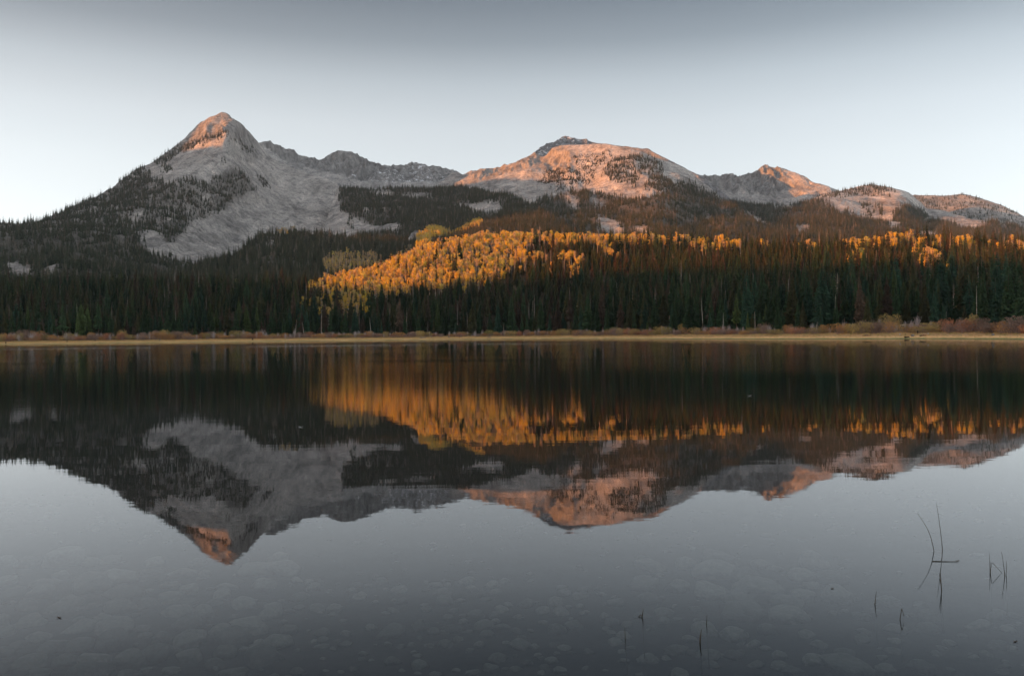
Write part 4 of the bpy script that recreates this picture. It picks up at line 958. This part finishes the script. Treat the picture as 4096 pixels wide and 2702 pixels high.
# ================================================================== bank: willows, bare shrubs, grass
def ground_at(x_, y_):
    i = np.argmin((FR['p'][..., 0] - x_) ** 2 + (FR['p'][..., 1] - y_) ** 2); return float(FR['p'].reshape(-1, 3)[i, 2])
bankpts = FR['p'][(FR['ts'] > 1.6) & (FR['ts'] < 4.6)].reshape(-1, 3); bx_, by2 = proj(bankpts)
def bank_point(px_, py_):
    d = (bx_ - px_) ** 2 + ((by2 - py_) * 4) ** 2; return bankpts[np.argmin(d)]
def willow(sd, Wd=1.0, Ht=1.0, n=1900, leafy=1.0):
    gg = np.random.default_rng(sd); nb = 11
    bl = [(math.cos(a) * r_, math.sin(a) * r_, gg.uniform(.45, .68), gg.uniform(.26, .42)) for a, r_ in zip(gg.uniform(0, 6.28, nb), gg.uniform(0, .62, nb))]
    def fn(m):
        ii = gg.integers(0, nb, m); B = np.array(bl)[ii]; d = gg.normal(size=(m, 3)); d /= np.linalg.norm(d, axis=1, keepdims=True)
        p_ = d * (gg.uniform(.4, 1, (m, 1)) ** .5) * B[:, 3:4]; p_ = p_ + B[:, :3]; p_[:, 2] = np.clip(p_[:, 2], .02, 1.05)
        lowm = gg.random(m) < .3; p_[lowm, 2] *= gg.uniform(.1, .8, lowm.sum()); return p_
    lv = leafcloud(gg, int(n * leafy), fn, .034)
    st = gg.normal(size=(150, 3)) * [.12, .12, 0]; en = gg.normal(size=(150, 3)); en[:, 2] = np.abs(en[:, 2]) * .8 + .8; en /= np.linalg.norm(en, axis=1, keepdims=True); en = en * gg.uniform(.6, 1.02, (150, 1)) * [1, 1, 1.05]
    return lv, sticks(gg, st, en, .009)
def bare_shrub(sd):
    gg = np.random.default_rng(sd); n = 70
    st = gg.normal(size=(n, 3)) * [.07, .07, 0]; th = gg.uniform(0, 6.28, n); tilt = np.abs(gg.normal(0, .38, n)); ln = gg.uniform(.55, 1.05, n)
    en = np.stack([np.cos(th) * np.sin(tilt), np.sin(th) * np.sin(tilt), np.cos(tilt)], -1) * ln[:, None]
    a = sticks(gg, st, en, .012); s2 = []; e2_ = []
    for i in range(n):
        for k in range(7):
            u = gg.uniform(.3, .95); s0 = st[i] + (en[i] - st[i]) * u; s2.append(s0); e2_.append(s0 + (en[i] / ln[i] * .6 + gg.normal(size=3) * .4) * gg.uniform(.08, .26))
    b_ = sticks(gg, s2, e2_, .0065)
    return np.concatenate([a[0], b_[0]]), np.concatenate([a[1], b_[1] + len(a[0])])
WIL = []
for i in range(6):
    lv, st_ = willow(40 + i, leafy=[1, 1, .8, .5, 1, .7][i]); WIL.append((mesh_from('foliage', lv[0], lv[1], m_bush), mesh_from('stems', st_[0], st_[1], m_btwig)))
SHR = [mesh_from('bare_shrub', *bare_shrub(80 + i), m_gtwig) for i in range(5)]
BT = {'or': ((.46, .26, .10), 'orange-brown'), 'ye': ((.42, .32, .12), 'golden olive'), 'br': ((.30, .21, .16), 'dull brown'), 'ru': ((.42, .20, .11), 'rust red'), 'ol': ((.26, .23, .07), 'olive green')}
BZ = [(-400, 560, 'at the left end of the far bank'), (560, 1120, 'on the left third of the far bank'), (1120, 1700, 'on the bank below the golden aspens'), (1700, 2300, 'on the bank at the middle of the view'),
      (2300, 2800, 'on the bank right of the middle'), (2800, 3450, 'near the broad forward spruce'), (3450, 3800, 'around the standing person'), (3800, 5000, 'at the right end of the bank')]
bz = lambda x_: next((z[2] for z in BZ if z[0] <= x_ < z[1]), BZ[-1][2])
proto_w = {}
def make_willow(kind, loc, rz, sc, color, **props):
    if kind not in proto_w:
        r = empty('willow_bush', loc, rz, sc, **props); a = obj('foliage', WIL[kind][0], r); b_ = obj('stems', WIL[kind][1], r); a.color = color; proto_w[kind] = (r, [a, b_]); return r
    r, ch = proto_w[kind]; return copy_thing(r, ch, loc, rz, sc, color, **props)
gb = np.random.default_rng(5); nwil = 0; nshr = 0
xs = []; x_ = -150.0
while x_ < 4250:
    Yd = float(np.interp(x_, px, edgeY)); xs.append(x_); x_ += gb.uniform(3.0, 6.4) / Yd * F
for x_ in xs:
    big_ = 1.08 if x_ < 1100 else (.85 if x_ < 2750 else (.80 if x_ < 3500 else .98))
    Yd = float(np.interp(x_, px, edgeY)) + gb.uniform(-10, 3); lx = float(ray(np.array(x_), np.array(1345.))[0]) * Yd; z_ = ground_at(lx, Yd)
    Ht = gb.uniform(3.0, 6.6) * big_; Wd = gb.uniform(4.4, 8.4) * (big_ ** .5)
    if gb.random() < (.05 if x_ < 1150 else .12): continue
    tn = gb.choice(['or', 'ye', 'br', 'ru', 'ol'], p=[.34, .14, .30, .17, .05]); zz = bz(x_); nm = BT[tn][1]; sw = 'large' if Ht > 4.9 else 'low'
    lab = '%s %s willow bush %s' % (sw, nm, zz)
    make_willow(int(gb.integers(0, 6)), (lx, Yd, z_ - .1), gb.uniform(0, 6.28), (Wd, Wd * .9, Ht), (*(np.array(BT[tn][0]) * gb.uniform(.75, 1.1)), 1), label=lab, category='bush', group=lab.replace('bush', 'bushes')); nwil += 1
    if (x_ > 3450 and gb.random() < .85) or (x_ < 1100 and gb.random() < .65) or gb.random() < .2:      # second row
        Y2 = Yd + gb.uniform(6, 13); lx2 = float(ray(np.array(x_ + gb.uniform(-10, 10)), np.array(1345.))[0]) * Y2; z2 = ground_at(lx2, Y2); tn = gb.choice(['or', 'ye', 'br', 'ru', 'ol'], p=[.24, .2, .4, .08, .08]); nm = BT[tn][1]
        lab = '%s willow bush, second row, %s' % (nm, zz)
        make_willow(int(gb.integers(0, 6)), (lx2, Y2, z2 - .1), gb.uniform(0, 6.28), (Wd, Wd * .9, Ht * gb.uniform(1.1, 1.35)), (*(np.array(BT[tn][0]) * gb.uniform(.7, 1.)), 1), label=lab, category='bush', group=lab.replace('bush', 'bushes')); nwil += 1
x_ = -120.0; extra = [3500 + 17 * i for i in range(16)]
while x_ < 4250:
    Yd = float(np.interp(x_, px, edgeY)) + gb.uniform(-6, 11); x_ += gb.uniform(2.4, 6.0) / Yd * F * (.72 if x_ > 2500 else 1.0)
    if gb.random() < .12: continue
    if 3440 < x_ < 3800: Yd += gb.uniform(0, 22)
    lx = float(ray(np.array(x_), np.array(1340.))[0]) * Yd; z_ = ground_at(lx, Yd); Ht = gb.uniform(3.8, 7.4) * (.72 if x_ > 2700 else (.8 if x_ > 1200 else 1)); Wd = Ht * gb.uniform(.5, .95)
    k = int(gb.integers(0, 5)); sw = 'tall' if Ht > 5.2 else 'low'
    lab = '%s bare grey shrub behind the willows %s' % (sw, bz(x_))
    o = bpy.data.objects.new('bare_shrub', SHR[k]); COL.objects.link(o); o.location = (lx, Yd, z_ - .1); o.scale = (Wd, Wd, Ht); o.rotation_euler = (0, 0, gb.uniform(0, 6.28))
    o['label'] = lab; o['category'] = 'shrub'; o['group'] = lab.replace('shrub', 'shrubs'); nshr += 1
print('BUSHES', nwil, nshr)
# dead standing poles
POLES = [(3437, 1140, 1320, 26, 0, 'thin bare pale dead trunk standing in the dark forest left of the knoll'), (3340, 1175, 1315, 20, 2, 'pale dead trunk just left of the large layered spruce'),
         (2812, 1190, 1318, 16, -1, 'broken pale dead trunk at the forest edge right of the middle'), (2890, 1250, 1330, 10, 3, 'short bare pole in the shrubs right of the middle'), (3020, 1245, 1330, 9, -2, 'bare pole between two young green spruces'),
         (1218, 1285, 1352, 3, -9, 'leaning white dead trunk at the waterside left of the golden aspens'), (1180, 1270, 1350, 8, 6, 'dead trunk leaning right below the left tip of the aspens'), (1285, 1230, 1345, 22, 1, 'thin pale pole in the forest under the left aspens'),
         (1486, 1270, 1345, 12, -4, 'forked bare trunk under the middle aspens'), (700, 1235, 1345, 25, 1, 'grey dead trunk inside the dark left forest'), (310, 1210, 1345, 25, -1, 'slim pale trunk in the far left forest'),
         (3905, 1140, 1300, 20, 1, 'pale dead trunk behind the bushes near the right end'), (3263, 1285, 1330, 6, 12, 'bare leaning branch rising from the bushes by the forward spruce'), (3780, 1245, 1320, 6, 2, 'pale many-branched dead tree beside the knoll')]
for i, (x_, yt, yb, ex, ln, lb) in enumerate(POLES):
    Yd = float(np.interp(x_, px, edgeY)) + ex; lx = float(ray(np.array(x_ * 1.), np.array(1335.))[0]) * Yd; gz = ground_at(lx, Yd); Hh = float(P(np.array(x_ * 1.), np.array(yt * 1.), np.array(Yd))[2]) - gz
    gg = np.random.default_rng(i + 3); st = []; en = []
    for k in range(26):
        z_ = gg.uniform(.3, .95) * Hh; th = gg.uniform(0, 6.28); L_ = gg.uniform(.3, 1.2) * (1.3 - z_ / Hh); st.append((0, 0, z_)); en.append((math.cos(th) * L_, math.sin(th) * L_, z_ + L_ * gg.uniform(-.2, .6)))
    tv = trunk_vf(Hh, .16, i, .2, 6); o = empty('dead_tree', (lx, Yd, gz), 0, 1, label=lb, category='dead tree'); o.rotation_euler = (0, R(ln), 0)
    obj('trunk', mesh_from('trunk', *tv, m_white, True), o); obj('branches', mesh_from('branches', *sticks(gg, st, en, .035), m_gtwig), o)
# grass on the bank
gg = np.random.default_rng(15); reg = np.ones_like(FR['px']) * ((FR['ts'] > 2.1) & (FR['ts'] < 4.3))[:, None] + np.clip(knoll * 1.2, 0, 1) * .4
def tuft(sd):
    g3 = np.random.default_rng(sd); n = 16; st = g3.normal(size=(n, 3)) * [.16, .16, 0]; en = st + g3.normal(size=(n, 3)) * [.16, .16, .06] + [0, 0, .5]; return sticks(g3, st, en, .022)
TU = [mesh_from('tuft', *tuft(i), m_grass) for i in range(4)]
q, _, _ = plant(FR, lambda X, Y_: np.ones(np.shape(X)), .55, gg, reg); s = gg.uniform(.5, 1.15, len(q)) * smooth(-0.2, 1.4, q[:, 2]) + .25
scatter_object('grass', q, np.stack([s, s, s * gg.uniform(.6, 1.2, len(q))], -1), gg.uniform(0, 6.28, len(q)), gg.integers(0, 4, len(q)), TU, kind='stuff', label='dry golden grass along the far bank of the lake', category='grass')

# ================================================================== boulders, stumps and driftwood on the bank
m_boulder, t, b = newmat('boulder'); t.links.new(ramp(t, noise_n(t, 1.2, 5, .65, objcoord(t)), [(.3, (.10, .10, .10)), (.7, (.30, .29, .27))]), b.inputs['Base Color'])
m_paleb, t, b = newmat('pale_boulder'); t.links.new(ramp(t, noise_n(t, 1.2, 5, .65, objcoord(t)), [(.3, (.32, .33, .34)), (.7, (.56, .57, .58))]), b.inputs['Base Color'])
def boulder(px_, py_, wpx, hpx, lab, mat=None, sd=0, cat='boulder'):
    p_ = bank_point(px_, py_); k = p_[1] / F; o = obj('boulder', stone_mesh(sd + 700, .2, 1.0, mat or m_boulder, 'boulder', 1.0), None, (p_[0], p_[1], p_[2] + hpx * k * .25), label=lab, category=cat)
    o.scale = (wpx * k / 2, wpx * k / 2 * .8, hpx * k * .75); o.rotation_euler = (0, 0, sd)
def stump(px_, py_, wpx, hpx, lab, mat=None, sd=0):
    p_ = bank_point(px_, py_); k = p_[1] / F; gg = np.random.default_rng(sd + 50); h = hpx * k * 1.5; r_ = wpx * k * .22
    body = tube([(0, 0, -.1), (0, 0, h * .15), (.03, .02, h * .5), (.05, .04, h)], [r_ * 1.6, r_ * 1.05, r_ * .8, r_ * .62], 9)
    top = (np.array([(.05, .04, h + r_ * .1)] + [(.05 + r_ * .62 * math.cos(a), .04 + r_ * .62 * math.sin(a), h + gg.uniform(-.02, .12)) for a in np.linspace(0, 6.28, 9)[:-1]]), np.array([(0, i + 1, (i + 1) % 8 + 1) for i in range(8)]))
    o = empty('stump', (p_[0], p_[1], p_[2]), gg.uniform(0, 6), 1, label=lab, category='stump')
    me1, fs = merge([body, top]); obj('trunk', mesh_from('trunk', me1, fs, mat or m_grey, True), o)
    for k_ in range(4):
        a = k_ * 1.57 + gg.uniform(-.4, .4); L_ = wpx * k * gg.uniform(.4, .75)
        tv, tf = tube([(0, 0, h * .25), (math.cos(a) * L_ * .5, math.sin(a) * L_ * .5, h * .12), (math.cos(a) * L_, math.sin(a) * L_, -.02)], [r_ * .5, r_ * .3, r_ * .1], 6); obj('root', mesh_from('root', tv, tf, mat or m_grey, True), o)
def log(px_, py_, lpx, thick, lab, mat=None, sd=0, tilt=.05):
    p_ = bank_point(px_, py_); k = p_[1] / F; gg = np.random.default_rng(sd + 90); L_ = lpx * k; n = 7; u = np.linspace(-.5, .5, n)
    path = np.stack([u * L_, .1 * L_ * np.sin(u * 3 + sd), thick * .6 + (u + .5) * tilt * L_ + .03 * gg.normal(size=n)], -1); tv, tf = tube(path, thick * np.linspace(1, .5, n), 8)
    o = empty('driftwood', (p_[0], p_[1], p_[2]), gg.uniform(-.3, .3), 1, label=lab, category='driftwood'); obj('log', mesh_from('log', tv, tf, mat or m_grey, True), o)
    for k_ in range(3):
        s0 = path[1 + k_ * 2]; d = np.array([gg.uniform(-.4, .8), gg.uniform(-.6, .2), gg.uniform(.5, 1)]) * L_ * .2; tv, tf = tube([s0, s0 + d * .5, s0 + d], [thick * .4, thick * .25, thick * .08], 5); obj('branch', mesh_from('branch', tv, tf, mat or m_grey, True), o)
boulder(3649, 1345, 17, 11, 'big grey peaked boulder at the waterline in front of the standing person', sd=1)
boulder(3600, 1338, 7, 6, 'small white-grey rock in the grass left of the standing person', m_paleb, 2)
boulder(3710, 1337, 9, 6, 'pale blue-white rock in the grass right of the standing person', m_paleb, 3)
boulder(3974, 1342, 18, 8, 'grey rock half sunk in the grass at the right end of the bank', sd=4)
boulder(1890, 1343, 9, 5, 'grey rock under the bushes near the middle of the bank', sd=5)
boulder(1798, 1350, 7, 5, 'small dark rock in the dry grass right of the grey stump', sd=6)
boulder(3620, 1338, 5, 5, 'dark small rock beside the white-grey rock', m_darkwood, 7)
log(3632, 1350, 22, .35, 'black waterlogged log beside the peaked boulder', m_darkwood, 1, .0)
log(3653, 1340, 14, .22, 'rusty brown log lying behind the peaked boulder', m_darkwood, 2, -.02)
log(3692, 1344, 24, .22, 'dark forked driftwood right of the peaked boulder', m_darkwood, 3, .06)
log(3697, 1338, 18, .26, 'bare pink-tan log in the grass right of the standing person', m_pinkwood, 4, .03)
log(3470, 1342, 40, .22, 'long dark log lying in the grass left of the peaked boulder', m_darkwood, 5, .0)
log(1688, 1352, 26, .4, 'tangled grey driftwood at the waterline below the bare grey shrub', m_grey, 6, .04)
log(1957, 1351, 15, .4, 'grey tilted slab of driftwood beside the orange willow at the middle', m_grey, 7, .1)
log(1151, 1357, 16, .35, 'pale driftwood on the grass below the left tip of the aspens', m_grey, 8, .05)
log(1088, 1357, 12, .3, 'grey driftwood left of the pale one below the aspens', m_grey, 9, .02)
stump(1725, 1350, 8, 6, 'short grey stump right of the tangled driftwood', m_grey, 1)
stump(1844, 1348, 8, 8, 'tall grey weathered stump near the small blue-green spruce', m_grey, 2)
stump(1816, 1348, 7, 4, 'low dark stump left of the tall weathered stump', m_darkwood, 3)
stump(1835, 1350, 6, 4, 'dark stump touching the foot of the tall weathered stump', m_darkwood, 4)
stump(637, 1363, 9, 7, 'dark stump mirrored in the water on the left part of the bank', m_grey, 5)
stump(270, 1368, 8, 4, 'small dark stump in the grass at the far left', m_darkwood, 6)
stump(377, 1365, 7, 4, 'low stump right of the small dark one at the far left', m_darkwood, 7)
stump(25, 1373, 8, 5, 'dark stump close to the left end of the bank', m_darkwood, 8)
stump(1008, 1360, 10, 5, 'dark stump on the bank below the left forest', m_darkwood, 9)
stump(1348, 1355, 9, 5, 'grey rooted stump on the bank below the aspens', m_grey, 10)
# pale stones on the knoll
for i, (x_, y_) in enumerate([(3527, 1284), (3538, 1281), (3576, 1277), (3590, 1278), (3651, 1271), (3700, 1272), (3720, 1273), (3735, 1275)]):
    kk = FR['p'][np.arange(len(FR['ts']))[:, None] * 0 + np.arange(len(FR['ts']))[:, None], np.arange(len(px))[None]]
    d = (FR['px'] - x_) ** 2 + ((FR['py'] - y_) * 3) ** 2 + ((FR['p'][..., 1] > 412) * 1e6); i0 = np.unravel_index(np.argmin(d), d.shape); p_ = FR['p'][i0]
    o = obj('boulder', stone_mesh(760 + i, .2, 1, m_paleb, 'boulder', 1.0), None, tuple(p_), label='pale boulder on the crest of the grassy knoll', category='boulder', group='pale boulders along the crest of the grassy knoll')
    r_ = [.5, .35, .7, .9, .45, .6, .4, .5][i]; o.scale = (r_ * 1.3, r_, r_ * .6)

# ================================================================== person standing on the bank
def skin(name, verts, edges, radii, mat, parent=None, sub_=2, root=0):
    me = bpy.data.meshes.new(name); me.from_pydata([tuple(v_) for v_ in verts], edges, []); me.materials.append(mat)
    o = obj(name, me, parent); md = o.modifiers.new('skin', 'SKIN'); md.use_smooth_shade = True
    for v_, r_ in zip(me.skin_vertices[0].data, radii):
        v_.radius = (r_, r_) if np.isscalar(r_) else r_
    me.skin_vertices[0].data[root].use_root = True
    s2 = o.modifiers.new('sub', 'SUBSURF'); s2.levels = sub_; s2.render_levels = sub_
    return o
m_skin, t, b = newmat('skin'); b.inputs['Base Color'].default_value = (.45, .28, .2, 1)
m_jacket, t, b = newmat('black_jacket'); b.inputs['Base Color'].default_value = (.012, .014, .020, 1)
m_trous, t, b = newmat('dark_trousers'); b.inputs['Base Color'].default_value = (.016, .024, .045, 1)
m_hair, t, b = newmat('dark_hair'); b.inputs['Base Color'].default_value = (.012, .010, .009, 1)
pp = bank_point(3668, 1337)
V = [(0, 0, .96), (0, 0, 1.12), (0, .01, 1.34), (0, .01, 1.47), (0, 0, 1.55), (0, -.01, 1.63), (0, -.005, 1.72),
     (.10, 0, .90), (.12, -.02, .50), (.12, .03, .10), (.12, -.14, .04),
     (-.10, 0, .90), (-.13, .03, .50), (-.15, .10, .10), (-.15, -.06, .04),
     (.19, .01, 1.42), (.25, .03, 1.14), (.25, -.06, .90), (.25, -.08, .82),
     (-.19, .01, 1.42), (-.24, .04, 1.14), (-.22, -.10, .93), (-.22, -.13, .86)]
E = [(0, 1), (1, 2), (2, 3), (3, 4), (4, 5), (5, 6), (0, 7), (7, 8), (8, 9), (9, 10), (0, 11), (11, 12), (12, 13), (13, 14), (3, 15), (15, 16), (16, 17), (17, 18), (3, 19), (19, 20), (20, 21), (21, 22)]
Rr = [.14, .13, .15, .09, .052, .088, .07, .085, .06, .042, .035, .085, .06, .042, .035, .055, .042, .032, .03, .055, .042, .032, .03]
for s_i, (hx, sx) in enumerate([((.25, -.08, .82), 1), ((-.22, -.13, .86), -1)]):
    base_i = 18 if s_i == 0 else 22
    for k_, (dx, ln) in enumerate([(-.028, .075), (-.01, .085), (.01, .08), (.028, .065)]):
        V.append((hx[0] + dx * .3, hx[1] + dx, hx[2] - .05)); V.append((hx[0] + dx * .3 - sx * .01, hx[1] + dx * 1.1, hx[2] - .05 - ln)); n_ = len(V); E += [(base_i, n_ - 2), (n_ - 2, n_ - 1)]; Rr += [.010, .008]
    V.append((hx[0] - sx * .03, hx[1] - .035, hx[2] - .05)); E.append((base_i, len(V) - 1)); Rr.append(.010)
V += [(0, -.095, 1.635)]; E.append((5, len(V) - 1)); Rr.append(.014)   # nose
body = skin('person', V, E, Rr, m_skin)
body.location = tuple(pp + [0, 0, -.02]); body.rotation_euler = (0, 0, R(75)); body['label'] = 'person in black jacket and dark trousers standing sideways on the grassy bank'; body['category'] = 'person'
skin('jacket', [(0, 0, .90), (0, 0, 1.12), (0, .01, 1.34), (0, .01, 1.49), (.19, .01, 1.42), (.25, .03, 1.14), (.25, -.06, .92), (-.19, .01, 1.42), (-.24, .04, 1.14), (-.22, -.10, .95)],
     [(0, 1), (1, 2), (2, 3), (3, 4), (4, 5), (5, 6), (3, 7), (7, 8), (8, 9)], [.19, .18, .20, .10, .085, .068, .05, .085, .068, .05], m_jacket, body)
skin('trousers', [(0, 0, .97), (.10, 0, .88), (.12, -.02, .50), (.12, .03, .08), (-.10, 0, .88), (-.13, .03, .50), (-.15, .10, .08)], [(0, 1), (1, 2), (2, 3), (0, 4), (4, 5), (5, 6)], [.16, .11, .085, .07, .11, .085, .07], m_trous, body)
skin('hair', [(0, .02, 1.60), (0, .01, 1.69), (0, -.01, 1.76)], [(0, 1), (1, 2)], [.085, .11, .07], m_hair, body)

# ================================================================== reeds and floating bits in the near water
m_reed, t, b = newmat('reed_stalk'); t.links.new(ramp(t, noise_n(t, 3, 3, .6, objcoord(t)), [(.3, (.035, .030, .022)), (.7, (.075, .065, .040))]), b.inputs['Base Color'])
def stalk(pts, r0=.0045, depth=True):
    """pts: [(px,py)...] first is the foot at the water; the rest stand in the vertical plane through it"""
    f0 = on_water(np.array(pts[0][0] * 1.), np.array(pts[0][1] * 1.)); Yd = f0[1]; path = [f0]
    for x_, y_ in pts[1:]: path.append(P(np.array(x_ * 1.), np.array(y_ * 1.), np.array(Yd)))
    path = np.array(path)
    if len(path) > 2:      # smooth
        u = np.linspace(0, len(path) - 1, 14); i = np.clip(u.astype(int), 0, len(path) - 2); f_ = u - i; pm = path[np.maximum(i - 1, 0)]; p0 = path[i]; p1 = path[i + 1]; p2 = path[np.minimum(i + 2, len(path) - 1)]; f_ = f_[:, None]
        path = .5 * (2 * p0 + (-pm + p1) * f_ + (2 * pm - 5 * p0 + 4 * p1 - p2) * f_ ** 2 + (-pm + 3 * p0 - 3 * p1 + p2) * f_ ** 3)
    under = path[0] + np.array([0.03, 0.02, -.5]); path = np.concatenate([[under], path]); o_ = path[1].copy()
    rr = np.concatenate([[r0 * 1.1], np.linspace(r0, r0 * .35, len(path) - 1)]); tv, tf = tube(path - o_, rr, 6); return tv, tf, o_
def reed(label, stalks, r0=.0045, bent=()):
    o = None
    for pts in stalks:
        tv, tf, loc = stalk(pts, r0)
        if o is None: o = empty('reed', tuple(loc), 0, 1, label=label, category='reed'); L0 = loc
        obj('stalk', mesh_from('stalk', tv + (loc - L0), tf, m_reed, True), o)
    for pts in bent:       # lies on or folds down to the water
        a = [on_water(np.array(x_ * 1.), np.array(y_ * 1.)) + [0, 0, .004 + z_] for x_, y_, z_ in pts]; tv, tf = tube(np.array(a) - L0, np.linspace(r0, r0 * .5, len(a)), 6); obj('bent_blade', mesh_from('bent_blade', tv, tf, m_reed, True), o)
reed('tall curved reed arching to the left, leftmost of the tall pair', [[(3736, 2203), (3724, 2150), (3705, 2105), (3670, 2051)]], .0050, [[(3730, 2244, 0), (3785, 2245, .002), (3832, 2246, .004)]])
reed('tallest straight reed standing just right of the arching one', [[(3770, 2198), (3764, 2140), (3755, 2070), (3745, 2009)]], .0050)
reed('pair of short reeds rising below the tallest straight reed', [[(3766, 2362), (3764, 2320), (3761, 2274)], [(3767, 2360), (3762, 2325), (3757, 2288)]], .0055)
reed('thin straight reed, leftmost of the cluster by the right edge', [[(3960, 2285), (3959, 2250), (3957, 2210)]], .0042)
o_b = on_water(np.array(3961.), np.array(2290.))
reed('folded reed bent into a sharp triangle in the right edge cluster', [[(3961, 2290), (3964, 2268), (3968, 2248), (4000, 2282), (4033, 2313)]], .0042)
reed('reed with a flower tip leaning left in the right edge cluster', [[(4019, 2299), (4014, 2255), (4006, 2205)]], .0046)
reed('upright reed, rightmost of the cluster by the right edge', [[(4024, 2300), (4026, 2270), (4025, 2241)]], .0042)
reed('small forked reed standing left of the tall pair', [[(3499, 2416), (3502, 2390), (3506, 2362)], [(3500, 2416), (3503, 2393)]], .0042)
reed('small reed folded over like a tent below the tall pair', [[(3600, 2476), (3604, 2452), (3607, 2433), (3612, 2450), (3616, 2464)]], .0045)
reed('short reed with a dark leaf at its foot, upper one left of the stones', [[(2568, 2466), (2571, 2450), (2573, 2432)]], .0060, [[(2555, 2466, .0), (2563, 2463, .012), (2570, 2468, 0)]])
reed('thin faint reed, leftmost of all the small ones', [[(2501, 2553), (2500, 2530), (2499, 2503)]], .0040)
reed('thin reed standing between the submerged stones at the bottom', [[(2826, 2494), (2827, 2478), (2828, 2458)]], .0042)
reed('thick dark reed, lowest of the small ones near the bottom', [[(2800, 2568), (2801, 2545), (2806, 2515)]], .0075)
m_leaf, t, b = newmat('brown_leaf'); b.inputs['Base Color'].default_value = (.05, .032, .018, 1)
m_foam, t, b = newmat('pale_seed_fluff'); b.inputs['Base Color'].default_value = (.75, .75, .75, 1)
def floater(px_, py_, wm_, lab, mat=m_leaf, sd=0, name='leaf', cat='leaf'):
    gg = np.random.default_rng(sd); n = 9; a = np.linspace(0, 2 * math.pi, n, endpoint=False); rr = wm_ / 2 * (0.75 + .25 * np.cos(2 * a)) * gg.uniform(.85, 1.1, n)
    top = np.stack([np.cos(a) * rr, np.sin(a) * rr * .8, wm_ * .18 * np.abs(np.cos(a)) + .003], -1); bot = top - [0, 0, .003]; V_ = np.concatenate([top, bot, [[0, 0, .006]], [[0, 0, .002]]]); Fq = [(i, (i + 1) % n, (i + 1) % n + n, i + n) for i in range(n)]; T = [(i, (i + 1) % n, 2 * n) for i in range(n)] + [((i + 1) % n + n, i + n, 2 * n + 1) for i in range(n)]
    p_ = on_water(np.array(px_ * 1.), np.array(py_ * 1.)); obj(name, mesh_from(name, V_, [np.array(Fq), np.array(T)], mat), None, tuple(p_), label=lab, category=cat)
floater(3329, 2353, .04, 'small dark curled leaf floating above the submerged stones left of the reeds', sd=1)
floater(4062, 2565, .045, 'dark curled leaf floating by the right edge near the bottom', sd=2)
floater(237, 2470, .055, 'lone dark leaf floating over the stones at bottom left', sd=3)
floater(3830, 2242, .05, 'dark leaf touching the end of the reed lying on the water', sd=4)
floater(2998, 1583, .22, 'bright white tuft drifting on the dark reflection of the forest', m_foam, 5, 'feather_tuft', 'tuft')
floater(1203, 1708, .16, 'tiny pale tuft drifting on the reflection of the left mountain', m_foam, 6, 'feather_tuft', 'tuft')
# ================================================================== thin blue air between the camera and the mountains
hz = bpy.data.materials.new('haze'); hz.use_nodes = True; t = hz.node_tree; t.nodes.clear()
o_ = t.nodes.new('ShaderNodeOutputMaterial'); pv = t.nodes.new('ShaderNodeVolumePrincipled'); pv.inputs['Color'].default_value = (.80, .88, .95, 1); pv.inputs['Density'].default_value = 3.6e-5; pv.inputs['Anisotropy'].default_value = 0.72
t.links.new(pv.outputs[0], o_.inputs['Volume'])
x0, x1, y0, y1, z0, z1 = -5000, 3000, -4200, 6600, -160, 1500
hv = [(x, y, z) for x in (x0, x1) for y in (y0, y1) for z in (z0, z1)]
me = mesh_from('haze', hv, [(0, 1, 3, 2), (4, 6, 7, 5), (0, 4, 5, 1), (2, 3, 7, 6), (0, 2, 6, 4), (1, 5, 7, 3)], hz)
obj('haze', me, kind='stuff')
allz = [o.bound_box for o in COL.objects if o.type == 'MESH' and o.get('kind') == 'structure']
print('ZRANGE', min(c_[2] for b_ in allz for c_ in b_), max(c_[2] for b_ in allz for c_ in b_), min(c_[0] for b_ in allz for c_ in b_), max(c_[0] for b_ in allz for c_ in b_), min(c_[1] for b_ in allz for c_ in b_), max(c_[1] for b_ in allz for c_ in b_))
